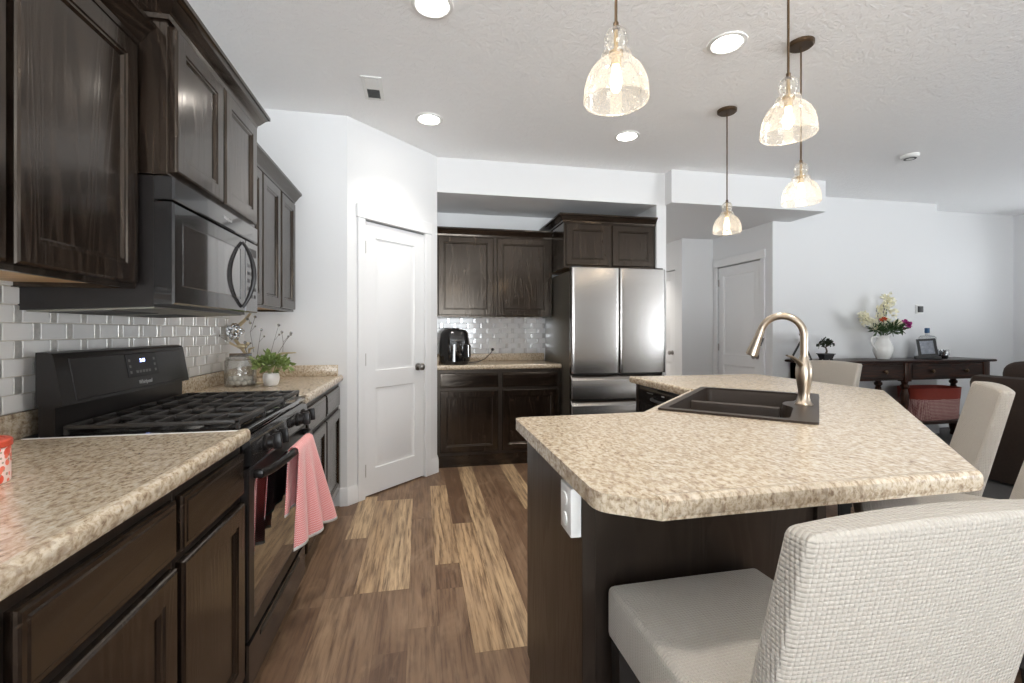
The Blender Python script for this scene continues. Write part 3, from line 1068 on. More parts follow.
steel_front(.004, .4535, .846, 1.790).build('door', 'steel', fr, angle=28)
steel_front(.4585, .908, .846, 1.790).build('door', 'steel', fr, angle=28)
steel_front(.004, .908, .618, .832, lip=True).build('drawer', 'steel', fr, angle=28)
steel_front(.004, .908, .105, .604, lip=True).build('drawer', 'steel', fr, angle=28)
g = MB().box(.01, .902, .05, .066, .02, .10); g.build('foot_grille', 'darkplastic', fr)
MB().box(.008, .904, .055, .0655, .1, 1.78).build('door_gasket', 'darkplastic', fr)
MB().box(.02, .10, .02, .12, 1.7905, 1.803, b=.003).build('hinge_cover', 'darkplastic', fr)
MB().box(.812, .892, .02, .12, 1.7905, 1.803, b=.003).build('hinge_cover', 'darkplastic', fr)
place(fr, (1.308, 3.872, 0))

def poly_slab(name, outer, hole, z0, z1, mat, parent=None):
    t = bmesh.new()
    def ring(P):
        vs = [t.verts.new((p[0], p[1], z1)) for p in P]
        return vs, [t.edges.new((vs[i], vs[(i + 1) % len(vs)])) for i in range(len(vs))]
    vo, eo = ring(outer); eh = []
    if hole: vh, eh = ring(hole)
    bmesh.ops.triangle_fill(t, use_beauty=True, use_dissolve=False, edges=eo + eh, normal=(0, 0, 1))
    top = [f for f in t.faces]
    t.verts.index_update()
    V = [tuple(v.co) for v in t.verts]; F = [tuple(v.index for v in f.verts) for f in top]
    n = len(V)
    V2 = V + [(p[0], p[1], z0) for p in V]
    F2 = F + [tuple(i + n for i in reversed(f)) for f in F]
    for ed in t.edges:
        if len(ed.link_faces) == 1:
            a, c_ = ed.verts[0].index, ed.verts[1].index
            F2.append((a, c_, c_ + n, a + n))
    t.free()
    b = MB(); b.add(V2, F2)
    return b


def round_corner(P, i, r, n=5):
    """returns the arc that replaces vertex i of polygon P"""
    p = Vector(P[i]); a = (Vector(P[i - 1]) - p).normalized(); c_ = (Vector(P[(i + 1) % len(P)]) - p).normalized()
    th = math.acos(max(-1, min(1, a.dot(c_)))); tl = r / math.tan(th / 2)
    s0, s1 = p + a * tl, p + c_ * tl
    out = []
    for k in range(n + 1):
        t = k / n
        q = s0 * (1 - t) ** 2 + p * 2 * t * (1 - t) + s1 * t * t
        out.append((q.x, q.y))
    return out


def inset_poly(P, d):
    """polygon moved inwards by d (vertices given counter-clockwise or clockwise), mitred"""
    A = sum(P[i - 1][0] * P[i][1] - P[i][0] * P[i - 1][1] for i in range(len(P)))
    sg = 1 if A > 0 else -1
    out = []
    for i in range(len(P)):
        p0, p1, p2 = Vector(P[i - 1]), Vector(P[i]), Vector(P[(i + 1) % len(P)])
        d0, d1 = (p1 - p0).normalized(), (p2 - p1).normalized()
        n0, n1 = Vector((-d0.y, d0.x)) * sg, Vector((-d1.y, d1.x)) * sg
        q = (n0 + n1).normalized(); k = d / max(.3, q.dot(n1))
        out.append((p1.x + q.x * k, p1.y + q.y * k))
    return out


def BODY_SHELL(P):
    """open-topped cabinet carcass: walls 18 mm thick on a floor"""
    b = poly_slab('x', P, inset_poly(P, .018), .10, .8755, None)
    b.prism(inset_poly(P, .0185), .10, .118)
    return b


# ------------------------------------------------------------------ island
UV = lambda u, v, z=0: (d45 * (u + v), d45 * (u - v), z)
isl = thing('island_cabinet', 'dark wooden island base under the large angled countertop', 'kitchen island', (1.2, 1.7, 0))
body = [(.380, 1.570), (.380, 1.030), (1.03, 1.030), (2.10, 2.100), (2.10, 2.925), (1.452, 2.925), (1.452, 2.872), (2.06, 2.872), (2.06, 2.248), (1.452, 2.248), (.880, 1.676), (.880, 1.570)]
BODY_SHELL(body).build('body', 'woodP', isl, angle=20)
toe = [(.392, 1.535), (.392, 1.037), (1.03, 1.037), (2.09, 2.075), (2.09, 2.915), (2.065, 2.915), (2.065, 2.24), (1.45, 2.24), (.90, 1.64), (.90, 1.535)]
MB().prism(toe, 0, .0998).build('toe_kick', 'toe', isl)
MB().box(.370, .3798, 1.027, 1.572, .1002, .8755).box(.370, .3798, 1.027, 1.535, 0, .10).build('end_panel', 'woodP', isl)
MB().box(.370, .404, 1.017, 1.0298, 0, .8755, b=.001, seg=1).build('corner_post', 'woodP', isl)
MB().box(1.012, 1.040, 1.017, 1.0298, 0, .8755, b=.001, seg=1).build('corner_post', 'woodP', isl)
MB().box(.358, .3698, 1.027, 1.535, 0, .020, b=.004).build('shoe_moulding', 'toe', isl)


outl = [(.337, 1.640), (.337, .850), (.440, .783), (1.218, .795), (2.402, 2.000), (2.402, 2.950), (1.408, 2.950), (1.408, 2.208), (.852, 1.652)]
O = []
for i in range(len(outl)):
    if i in (0, 1, 4, 5, 6): O += round_corner(outl, i, .035 if i != 1 else .06)
    else: O.append(outl[i])
cut = [UV(u, v)[:2] for u, v in ((1.862, -.518), (2.668, -.518), (2.668, -.018), (1.862, -.018))]
pc = poly_slab('x', O, cut, .8765, .914, 'granite')
lip = [(-.034, .9141), (-.024, .9165), (-.013, .9195), (-.004, .9185), (.002, .912), (.0035, .905), (.0035, .888), (-.001, .880), (-.010, .8762), (-.034, .8762)]
pc.sweep([(.440, .783), (1.218, .795)], lip)
pc.sweep([(1.408, 2.93), (1.408, 2.215)], lip)
c = pc.build('countertop', 'granite', angle=30)
tag(c, 'large angled beige speckled countertop on the dark island, with the sink set in it', 'countertop')

# outlet box on the island's end panel
ob = thing('outlet_box', 'white surface-mounted outlet box on the end of the dark island', 'outlet', (.344, 1.05, .80))
MB().box(.343, .3697, 1.020, 1.098, .748, .862, b=.003).build('cover', 'white_plastic', ob)
for z in (.780, .828):
    MB().lathe([(.0, 0), (.0165, 0), (.0155, .003), (0, .0035)], seg=18, X=Matrix.Translation((.3429, 1.059, z)) @ Matrix.Rotation(R(-90), 4, 'Y')).build('socket', 'white_plastic', ob)

# dishwasher in the far leg, facing -X
dw = thing('dishwasher', 'black built-in dishwasher under the far end of the island countertop', 'dishwasher')
MB().box(.004, .604, .03, .58, .11, .868).build('body', 'blackm', dw)
MB().rect_loops(.004, .604, .115, .762, [(0, .029), (0, .006), (.006, 0)]).build('door', 'black', dw)
MB().prism([(.029, .766), (.0, .768), (-.004, .80), (.010, .866), (.029, .868)], .004, .604, 'x').build('control_panel', 'black', dw)
h = MB(); P = [(.20 + .21 * i / 12, -.006 - .030 * math.sin(PI * i / 12) ** .5, .800) for i in range(13)]
h.tube(P, .010, 8); h.build('handle', 'darkplastic', dw)
for i in range(5): MB().box(.12 + i * .016, .127 + i * .016, -.0005, .012, .828, .831).build('printed_mark', 'silver', dw)
MB().box(.30, .33, -.0005, .012, .826, .832).build('badge', 'silver', dw)
MB().box(.004, .604, .05, .06, .003, .109).build('kick_plate', 'darkplastic', dw)
place(dw, (1.437, 2.862, 0), R(-90))

# sink
sk = thing('kitchen_sink', 'dark brown double-bowl composite sink set across the island corner', 'sink', UV(2.265, -.27, .914))
fo = [UV(u, v)[:2] for u, v in ((1.845, -.537), (2.685, -.537), (2.685, 0), (1.845, 0))]
FO = []
for i in range(4): FO += round_corner(fo, i, .02, 4)
bo = [(1.882, -.505), (2.648, -.505), (2.648, -.085), (2.40, -.085), (2.36, -.092), (2.335, -.110), (2.31, -.124), (2.265, -.130),
      (2.22, -.124), (2.195, -.110), (2.17, -.092), (2.13, -.085), (1.882, -.085)]
BO = []
buv = [UV(u, v)[:2] for u, v in bo]
for i in range(len(buv)):
    BO += round_corner(buv, i, .03, 4) if i in (0, 1, 2, 12) else [buv[i]]
sp = poly_slab('x', FO, BO, .9143, .9225, 'sink')
cen = Vector(UV(2.265, -.29)[:2])
def shrink(P, s): return [(cen.x + (p[0] - cen.x) * s, cen.y + (p[1] - cen.y) * s) for p in P]
L = []
for s, z in ((1.0, .9143), (.985, .90), (.97, .80), (.955, .735), (.90, .722)):
    L.append([(p[0], p[1], z) for p in shrink(BO, s)])
sp.loops(L, cap0=False, cap1=True)
sp.build('basin', 'sink', sk, angle=40, normals=False)
dv = MB()
pr = [(-.020, .724), (-.014, .885), (-.010, .899), (0, .904), (.010, .899), (.014, .885), (.020, .724)]
dv.loops([[UV(2.265 + a, v, z) for a, z in pr] for v in (-.498, -.140)])
dv.build('divider', 'sink', sk)
for u in (2.07, 2.455):
    MB().lathe([(0, 0), (.045, 0), (.043, .004), (.03, .002), (0, .001)], UV(u, -.30, .7222), 20).build('drain', 'chrome', sk)

# faucet
fp = Vector(UV(2.266, -.052, .9227))
fc = thing('faucet', 'brushed nickel gooseneck pull-down faucet standing behind the sink', 'faucet', tuple(fp))
q = MB()
q.lathe([(0, 0), (.033, 0), (.033, .004), (.026, .012), (.021, .03), (.021, .05), (.027, .09), (.031, .125), (.031, .150), (.026, .172), (.0185, .186), (.0165, .20)], tuple(fp), 24)
q.build('body', 'nickel', fc)
dirv = Vector((-d45, d45, 0))
dirv = (Matrix.Rotation(R(-4), 3, 'Z') @ dirv)
P = [fp + Vector((0, 0, z)) for z in (.185, .22, .26, .288)]
rr_ = .081; zc = .288
for i in range(1, 17):
    a = PI * i / 16 * .925
    P.append(fp + dirv * (rr_ - rr_ * math.cos(a)) + Vector((0, 0, zc + rr_ * math.sin(a))))
q = MB(); q.tube(P, .0148, 14); q.build('spout', 'nickel', fc)
tn = (P[-1] - P[-2]).normalized()
q = MB()
q.tube([P[-1] - tn * .002, P[-1] + tn * .004, P[-1] + tn * .035, P[-1] + tn * .085, P[-1] + tn * .112, P[-1] + tn * .116], [.0152, .0165, .0175, .0235, .0255, .020], 18)
so = q.build('spray_head', 'nickel', fc)
q = MB(); pp = P[-1] + tn * .05; side = Vector((d45, -d45, 0)) * .0195
q.tube([pp + side - tn * .016, pp + side + tn * .02], .006, 8, flat=.6); q.build('spray_button', 'darkplastic', so)
q = MB()
hp = fp + Vector((0, 0, .150)); hd = (Matrix.Rotation(R(62), 3, 'Z') @ Vector((-d45, d45, 0)))
q.tube([hp + hd * .022 + Vector((0, 0, .012)), hp + hd * .05 + Vector((0, 0, .034)), hp + hd * .09 + Vector((0, 0, .052)), hp + hd * .118 + Vector((0, 0, .056))], [.012, .0105, .009, .006], 12, flat=.6)
q.build('lever_handle', 'nickel', fc)

# ------------------------------------------------------------------ counter stools
def make_stool(label):
    r = thing('counter_stool', label, 'stool', group='cream slipcovered counter stools')
    def soft(x0, x1, y0, y1, z0, z1, bev, fn, cuts=6):
        t = bmesh.new(); bmesh.ops.create_cube(t, size=1)
        for v in t.verts:
            v.co = ((x0 + x1) / 2 + v.co.x * (x1 - x0), (y0 + y1) / 2 + v.co.y * (y1 - y0), (z0 + z1) / 2 + v.co.z * (z1 - z0))
        bmesh.ops.bevel(t, geom=t.edges[:], offset=bev, segments=4, profile=.5, affect='EDGES')
        for _ in range(2):
            bmesh.ops.subdivide_edges(t, edges=[e for e in t.edges if e.calc_length() > .09], cuts=2, use_grid_fill=True)
        for v in t.verts: v.co = fn(v.co)
        b = MB(); b.bm(t); return b
    soft(-.201, .201, -.225, .223, .520, .640, .016, lambda c: Vector((c.x, c.y, c.z + (.012 * (1 - (c.x / .21) ** 2) * (1 - (c.y / .22) ** 2) if c.z > .6 else 0)))).build('seat', 'fabric', r, angle=60)
    def lean(c):
        k = (c.z - .64)
        th = 1.0 - .18 * max(0, k / .345)
        yy = -.238 + (c.y + .238) * th - .24 * k
        yy -= .010 * (1 - (c.x / .2) ** 2) * (1 if c.y < -.238 else -.2)
        return Vector((c.x * (1 - .02 * max(0, k / .345)), yy, c.z + .008 * (1 - (c.x / .2) ** 2) * (1 if c.z > .9 else 0)))
    soft(-.211, .211, -.268, -.214, .500, .998, .013, lean).build('backrest', 'fabric', r, angle=60)
    for sx in (-1, 1):
        for y in (-.22, .185):
            b = MB()
            b.loops([[(sx * .175 + a * .014, y + c_ * .014 + (-.04 if y < 0 else 0), 0) for a, c_ in ((-1, -1), (1, -1), (1, 1), (-1, 1))],
                     [(sx * .175 + a * .021, y + c_ * .021, .5195) for a, c_ in ((-1, -1), (1, -1), (1, 1), (-1, 1))]])
            b.build('leg', 'toe', r)
    for y in (-.237, .185):
        MB().box(-.16, .16, y - .008, y + .008, .19, .22).build('stretcher', 'toe', r)
    for sx in (-.175, .175):
        MB().box(sx - .008, sx + .008, -.235, .17, .26, .29).build('stretcher', 'toe', r)
    return r


st = make_stool('cream waffle-covered counter stool whose back fills the lower corner, seat tucked at the island end')
place(st, (.631, .790, 0), R(1.0))
for lab, loc, rz in (('cream counter stool at the slanted island edge, its back front-on beside the dark sofa', (2.14, 1.74, 0), 45),
                     ('cream counter stool cut by the picture edge, between two other stools', (1.72, 1.245, 0), 45),
                     ('cream counter stool beyond the faucet, only its back showing above the countertop', (2.68, 2.87, 0), 90)):
    o = dup(st); o['label'] = lab; place(o, loc, R(rz))

# ------------------------------------------------------------------ ceiling fixtures
def point(name, loc, power, col, rad, parent=None):
    l = bpy.data.lights.new(name, 'POINT'); l.energy = power; l.color = col; l.shadow_soft_size = rad
    o = bpy.data.objects.new(name, l); COL.objects.link(o); o.location = loc
    if parent: o.parent = parent
    return o


CANS = [(2.85, 6.2, 'HALL'), (.058, 2.163, 'cut by the top edge, nearest the range'), (.066, 3.344, 'in front of the pantry door'),
        (1.583, 2.152, 'above the sink corner of the island'), (1.579, 3.334, 'in front of the fridge'), (.058, .98, ''), (1.583, .98, '')]
for i, (x, y, lab) in enumerate(CANS):
    r = thing('recessed_light', ('round white recessed ceiling light ' + lab) if lab else 'round white recessed ceiling light behind the camera position', 'ceiling light', (x, y, CEIL), 'recessed ceiling lights')
    zc = CEIL
    if lab == 'HALL':  # unseen can light added to brighten the hall
        zc = 2.43; r.location.z = zc; OFF[r.name] = Vector((x, y, zc)); r['label'] = 'round white recessed light in the hallway ceiling, hidden beyond the fridge'
    L = [(.098, 0), (.096, -.006), (.080, -.009), (.072, -.004), (.070, 0)]
    MB().lathe([(a, zc + z - .0002) for a, z in L], (x, y, 0), 32, cap0=False, cap1=False).build('trim_ring', 'white_plastic', r)
    MB().lathe([(0, zc - .0035), (.073, zc - .0035), (.073, zc - .0002), (0, zc - .0002)], (x, y, 0), 32, cap0=False, cap1=False).build('lens', 'lens', r)
    l = bpy.data.lights.new('lamp', 'AREA'); l.shape = 'DISK'; l.size = .14; l.energy = CAN_POWER * (2.6 if lab == 'HALL' else 1.0); l.color = CANW; l.spread = R(108)
    o = bpy.data.objects.new('lamp', l); COL.objects.link(o); o.parent = r; o.location = (0, 0, -.012)

v = thing('air_vent', 'small white louvred air vent on the ceiling', 'vent', (-.285, 2.985, CEIL))
vx0, vx1, vy0, vy1 = -.345, -.225, 2.845, 3.125
f = MB()
for a in ((vx0, vx0 + .022, vy0, vy1), (vx1 - .022, vx1, vy0, vy1), (vx0 + .022, vx1 - .022, vy0, vy0 + .022), (vx0 + .022, vx1 - .022, vy1 - .022, vy1), (vx0 + .022, vx1 - .022, 2.979, 2.991)):
    f.box(a[0], a[1], a[2], a[3], CEIL - .008, CEIL - .0005, b=.002, seg=1)
f.build('frame', 'white_plastic', v)
MB().box(vx0 + .02, vx1 - .02, vy0 + .02, vy1 - .02, CEIL - .002, CEIL - .0008).build('backing', 'ventdark', v)
s = MB()
for k in range(9):
    y = 2.872 + k * .0122
    s.add([(vx0 + .02, y, CEIL - .0022), (vx1 - .02, y, CEIL - .0022), (vx1 - .02, y + .010, CEIL - .009), (vx0 + .02, y + .010, CEIL - .009)], [(0, 1, 2, 3)])
    y = 2.996 + k * .0122
    s.add([(vx0 + .02, y + .010, CEIL - .0022), (vx1 - .02, y + .010, CEIL - .0022), (vx1 - .02, y, CEIL - .009), (vx0 + .02, y, CEIL - .009)], [(0, 1, 2, 3)])
s.build('louvre_slats', 'white_plastic', v, smooth=False, normals=False)
sd = thing('smoke_detector', 'small round white smoke detector on the ceiling near the console wall', 'smoke detector', (4.137, 3.216, CEIL))
MB().lathe([(.065, CEIL - .0003), (.066, CEIL - .012), (.058, CEIL - .026), (.03, CEIL - .034), (0, CEIL - .035)], (4.137, 3.216, 0), 28, cap0=False).build('housing', 'white_plastic', sd)
MB().lathe([(.045, CEIL - .0325), (.043, CEIL - .036), (.03, CEIL - .0362)], (4.137, 3.216, 0), 24, cap0=False, cap1=False).build('sensor_ring', 'ventdark', sd)

RIM = 1.900
PEND = [(.547, 1.226, 'seeded glass pendant light nearest the pantry side, largest of the four'),
        (1.300, 1.430, 'seeded glass pendant light second largest, its canopy out of view'),
        (1.964, 2.076, 'seeded glass pendant light hanging over the faucet, with its dark canopy in view'),
        (2.064, 2.806, 'smallest seeded glass pendant light, hanging before the hall doorway')]
shade_prof = [(.1005, .004), (.1020, -.001), (.1045, -.001), (.1070, .003), (.1065, .012), (.1050, .045), (.098, .075), (.084, .103), (.066, .124), (.052, .135), (.0465, .140),
              (.0475, .144), (.0495, .151), (.0470, .159), (.038, .165), (.029, .169), (.0275, .172), (.032, .179), (.0375, .192), (.0390, .206), (.0375, .219), (.031, .232), (.021, .241), (.010, .2445)]
PRIM = (1.880, 1.930, 1.900, 1.900)
for i, (x, y, lab) in enumerate(PEND):
    RIM = PRIM[i]
    r = thing('pendant_light', lab, 'pendant light', (x, y, CEIL), 'pendant lights over the island')
    K = .855
    Q = lambda P_: [(a * K, RIM + z * K) for a, z in P_]
    MB().lathe([(0, CEIL - .022), (.055, CEIL - .022), (.062, CEIL - .016), (.063, CEIL - .0006), (0, CEIL - .0006)], (x, y, 0), 28, cap0=False, cap1=False).build('canopy', 'bronze', r)
    MB().lathe([(.0042, RIM + .262 * K), (.0042, CEIL - .0225)], (x, y, 0), 10).build('cord_stem', 'bronze', r)
    MB().lathe(Q([(0, .238), (.012, .238), (.012, .244), (.009, .250), (.009, .2615), (0, .262)]), (x, y, 0), 14, cap0=False, cap1=False).build('top_cap', 'bronze', r)
    MB().lathe(Q(shade_prof), (x, y, 0), 40, cap0=False, cap1=False).build('glass_shade', 'seeded', r, normals=False)
    MB().lathe(Q([(0, .120), (.016, .120), (.017, .150), (.024, .152), (.024, .164), (.008, .168), (.007, .2375)]), (x, y, 0), 16, cap1=False, cap0=False).build('lamp_socket', 'brass', r)
    MB().lathe(Q([(0, .030), (.008, .032), (.015, .040), (.018, .055), (.017, .075), (.013, .100), (.012, .1195)]), (x, y, 0), 16, cap0=False, cap1=False).build('bulb', 'bulb', r)
    p = point('lamp', (0, 0, RIM + .010 - CEIL), PENDANT_POWER, WARM, .03, r)

# ------------------------------------------------------------------ things on the left counters
CT = .9142
tn_ = thing('tin_canister', 'round coral floral tin with a red lid on the near counter', 'canister', (-.866, 1.134, CT))
TX, TY = -.893, 1.140
b = MB(); b.lathe([(.050, 0), (.052, .002), (.052, .073), (.050, .074), (0, .0742)], (TX, TY, CT), 40); b.build('body', 'tin', tn_)
b = MB(); b.lathe([(.0525, .0745), (.0545, .075), (.0545, .087), (.052, .090), (.044, .091), (.042, .089), (0, .089)], (TX, TY, CT), 40); b.build('lid', 'tinlid', tn_)

# glass jar with white shells
JX, JY = -1.000, 2.880
j = thing('glass_jar', 'clear glass jar with a glass lid in the corner of the far counter', 'jar', (JX, JY, CT))
b = MB(); b.lathe([(0, .001), (.072, .001), (.079, .006), (.081, .02), (.081, .140), (.077, .150), (.069, .155), (.066, .155), (.075, .148), (.078, .139), (.078, .02), (.072, .008), (0, .006)], (JX, JY, CT), 32, cap0=False, cap1=False)
b.build('body', 'glass', j)
b = MB(); b.lathe([(0, .1555), (.072, .1555), (.074, .159), (.072, .163), (.05, .1645), (0, .165)], (JX, JY, CT), 32, cap0=False, cap1=False)
lid = b.build('lid', 'glass', j)
b = MB(); b.tube([(JX - .052, JY - .018, CT + .176), (JX + .052, JY + .018, CT + .176)], .011, 10); b.build('lid_handle', 'bead', lid)
shell = None; k = 0
for (zz, n, rad) in ((.021, 12, .060), (.021, 6, .032), (.043, 10, .054), (.043, 5, .024)):
    for i in range(n):
        a = 2 * PI * i / n + zz * 30
        loc = (JX + rad * math.cos(a), JY + rad * math.sin(a), CT + zz)
        if shell is None:
            b = MB(); b.sphere((0, 0, 0), .0140, u=12, v=8, sc=(1.0, 1.0, .86)); shell = b.build('shell', 'shell')
            tag(shell, 'small white shell piled in the glass jar', 'shell', 'white shells in the glass jar'); o = shell
        else: o = dup(shell)
        o.location = loc; o.rotation_euler = (rnd.random(), rnd.random(), rnd.random() * 3)


def leaf_cluster(b, c, r, n, ls, seed, m=0, flat=.8, up=.5, wid=.42):
    q = random.Random(seed)
    for _ in range(n):
        d = Vector((q.gauss(0, 1), q.gauss(0, 1), abs(q.gauss(0, 1)) * up + q.gauss(0, .35))).normalized()
        p = Vector(c) + Vector((d.x * r * q.uniform(.25, 1), d.y * r * q.uniform(.25, 1), d.z * r * flat * q.uniform(.3, 1)))
        ax = (d + Vector((q.gauss(0, .5), q.gauss(0, .5), q.gauss(0, .5)))).normalized()
        sd_ = ax.cross(Vector((q.gauss(0, 1), q.gauss(0, 1), 1))).normalized()
        nrm = ax.cross(sd_)
        l = ls * q.uniform(.7, 1.2); w_ = l * wid
        pts = [p, p + ax * l * .35 + sd_ * w_ * .5 + nrm * l * .06, p + ax * l * .7 + sd_ * w_ * .38 + nrm * l * .05, p + ax * l,
               p + ax * l * .7 - sd_ * w_ * .38 + nrm * l * .05, p + ax * l * .35 - sd_ * w_ * .5 + nrm * l * .06, p + ax * l * .5 - nrm * l * .03]
        b.add(pts, [(0, 1, 6), (1, 2, 6), (2, 3, 6), (3, 4, 6), (4, 5, 6), (5, 0, 6)], m)


PX_, PY_ = -.835, 2.865
pl = thing('potted_plant', 'small bushy green plant in a white pot on the far counter', 'plant', (PX_, PY_, CT))
b = MB(); b.lathe([(0, .0005), (.030, .0005), (.036, .006), (.043, .03), (.0445, .048), (.041, .066), (.037, .072), (.034, .072), (.036, .062), (.034, .058), (0, .058)], (PX_, PY_, CT), 28, cap0=False, cap1=False)
b.build('pot', 'potwhite', pl)
b = MB(); leaf_cluster(b, (PX_, PY_, CT + .118), .098, 260, .036, 5, flat=.72, wid=.6)
fo_ = b.build('foliage', 'leaf', pl, normals=False, smooth=False)
b = MB()
for i in range(9):
    a = i * 2.4; r_ = .03 + .005 * (i % 3)
    b.tube([(PX_ + .008 * math.cos(a), PY_ + .008 * math.sin(a), CT + .055), (PX_ + r_ * math.cos(a), PY_ + r_ * math.sin(a), CT + .12)], .0015, 5)
b.build('stems', 'leaf', pl)

# ornamental gilt branch with wire twigs and mirrored beads
BX, BY = -.97, 3.20
br = thing('branch_ornament', 'pale gold branch ornament with wire twigs and mirrored beads behind the glass jar', 'ornament', (BX, BY, CT))


def on_wall(px, py, Y):        # point of the ornament as seen in the corner: x from the picture's own drawing, at depth Y
    f_, H_, th, h_ = 461., 330.5, .1978, 1.23
    c_, s_ = math.cos(th), math.sin(th); kx = (px - 512) / f_; ky = -(py - H_) / f_
    d_ = Y / (-kx * s_ + c_)
    return (d_ * (kx * c_ + s_), Y, h_ + d_ * ky)


ORN_MAIN = [(-.905, 3.10, CT + .001), (-.908, 3.12, .985), (-.962, 3.17, 1.06), (-1.02, 3.22, 1.125), (-1.075, 3.26, 1.185), (-1.06, 3.27, 1.25), (-1.00, 3.24, 1.30), (-.955, 3.20, 1.345)]
b = MB(); b.tube(ORN_MAIN, [.004, .006, .008, .009, .012, .012, .010, .006], 8)
b.tube([ORN_MAIN[1], (-.88, 3.11, 1.03), (-.82, 3.09, 1.07), (-.74, 3.06, 1.095), (-.66, 3.03, 1.10)], [.005, .008, .009, .007, .003], 8)
b.tube([ORN_MAIN[2], (-.94, 3.12, 1.12), (-.90, 3.08, 1.13)], [.005, .008, .003], 8)
b.lathe([(0, 0), (.045, 0), (.045, .006), (0, .008)], (-.905, 3.10, CT), 20)
b.build('branch', 'gold', br)
twigs = [((-.93, 3.16, 1.10), (-.93, 3.1, 1.22), (-.90, 3.09, 1.31)), ((-.90, 3.10, 1.02), (-.875, 3.08, 1.16), (-.86, 3.07, 1.235)), ((-.82, 3.09, 1.07), (-.79, 3.07, 1.17), (-.765, 3.07, 1.262)),
         ((-.78, 3.08, 1.08), (-.72, 3.05, 1.17), (-.69, 3.04, 1.215)), ((-.74, 3.06, 1.09), (-.735, 3.05, 1.16), (-.74, 3.04, 1.22)), ((-1.03, 3.22, 1.13), (-1.06, 3.15, 1.16), (-1.10, 3.10, 1.20)),
         ((-.96, 3.17, 1.06), (-.955, 3.10, 1.12), (-.945, 3.06, 1.16)), ((-1.0, 3.24, 1.30), (-.955, 3.14, 1.31), (-.93, 3.10, 1.275)), ((-.88, 3.11, 1.03), (-.80, 3.05, 1.04), (-.76, 3.02, 1.03))]
b = MB(); BEADS = []
for t in twigs:
    b.tube(t, .0016, 5)
    m_ = Vector(t[1]); e_ = Vector(t[2])
    BEADS.append((tuple(e_), .0085))
    s_ = m_ + Vector((.03, -.01, .035)); b.tube([m_, s_], .0012, 5); BEADS.append((tuple(s_), .006))
for p in ORN_MAIN[3:]: BEADS.append(((p[0] + .012, p[1] - .014, p[2]), .009))
b.build('wire_twigs', 'wire', br)
for c_, r_ in BEADS: MB().sphere(c_, r_, u=8, v=6).build('mirrored_bead', 'bead', br)
b = MB(); q = random.Random(3)
for _ in range(46):
    d = Vector((q.gauss(0, 1), q.gauss(0, 1), q.gauss(0, 1))).normalized() * .042
    b.sphere((-1.035 + d.x, 3.17 + d.y, 1.225 + d.z), .011, u=7, v=5)
b.build('bead_cluster', 'bead', br)
b = MB(); b.sphere((-.985, 3.13, 1.135), .020, u=12, v=8, sc=(1.5, .8, .8)); b.sphere((-.952, 3.125, 1.150), .0115)
b.add([(-1.01, 3.13, 1.14), (-1.055, 3.14, 1.165), (-1.05, 3.12, 1.15), (-1.01, 3.12, 1.13)], [(0, 1, 2, 3)])
b.add([(-.942, 3.125, 1.152), (-.928, 3.124, 1.150), (-.942, 3.122, 1.146)], [(0, 1, 2)])
b.build('bird', 'gold', br)

br.location = (BX - .055, BY - .115, CT)

# air fryer
AX, AY = .319, 4.33
af = thing('air_fryer', 'glossy black air fryer with a grey handle on the counter by the pantry door', 'air fryer', (AX, AY, CT))
b = MB(); L = []
N = 28
for z, rx, ry in ((.0, .110, .110), (.004, .124, .124), (.03, .134, .134), (.12, .142, .144), (.21, .139, .142), (.285, .128, .131), (.315, .112, .117), (.328, .08, .085), (.331, .0, .0)):
    L.append([(AX + rx * math.copysign(abs(math.cos(2 * PI * i / N)) ** .75, math.cos(2 * PI * i / N)), AY + ry * math.copysign(abs(math.sin(2 * PI * i / N)) ** .75, math.sin(2 * PI * i / N)), CT + z) for i in range(N)])
b.loops(L, cap1=False); b.build('body', 'black', af, angle=50)
XA_ = RZ(R(38), (AX, AY, CT)) @ Matrix.Scale(1.27, 4)
b = MB(); L = []
for z in (.022, .026, .15, .154):
    o_ = .116 if .023 < z < .152 else .112
    L.append([XA_ @ Vector((o_ * math.cos(a), o_ * math.sin(a), z)) for a in [R(-150) + R(120) * i / 14 for i in range(15)]] +
             [XA_ @ Vector((.098 * math.cos(a), .098 * math.sin(a), z)) for a in [R(-30) - R(120) * i / 14 for i in range(15)]])
b.loops(L); bk = b.build('basket_front', 'blackglass', af)
b = MB(); b.box(-.018, .018, -.158, -.106, .055, .150, b=.008, X=XA_); b.build('handle', 'darkplastic', bk)
b = MB(); b.box(-.0125, .0125, -.1605, -.1575, .062, .144, b=.001, seg=1, X=XA_); b.build('handle_inlay', 'bead', bk)
b = MB(); b.box(-.05, .055, -.02, .105, .318, .340, b=.008, X=RZ(R(20), (AX - .01, AY, CT))); b.build('lid_vent', 'darkplastic', af)
PLX, PLZ = .745, CT + .118
b = MB(); b.tube([(AX + .10, AY + .09, CT + .02), (AX + .15, AY + .12, CT + .006), (AX + .23, AY + .16, CT + .007), (AX + .32, AY + .25, CT + .03), (AX + .39, AY + .34, CT + .08), (PLX - .012, YB - .055, PLZ - .02), (PLX - .003, YB - .036, PLZ)], .004, 8)
b.build('power_cord', 'darkplastic', af)
b = MB(); b.tube([(PLX - .006, YB - .044, PLZ - .004), (PLX, YB - .032, PLZ), (PLX, YB - .0165, PLZ)], [.009, .016, .016], 10); b.build('plug', 'darkplastic', af)
wo = thing('wall_outlet', 'white outlet plate on the white tiled back wall', 'outlet', (PLX, YB - .01, 1.06))
MB().box(PLX - .036, PLX + .036, YB - .0145, YB - .009, PLZ - .032, PLZ + .086, b=.002).build('plate', 'white_plastic', wo)
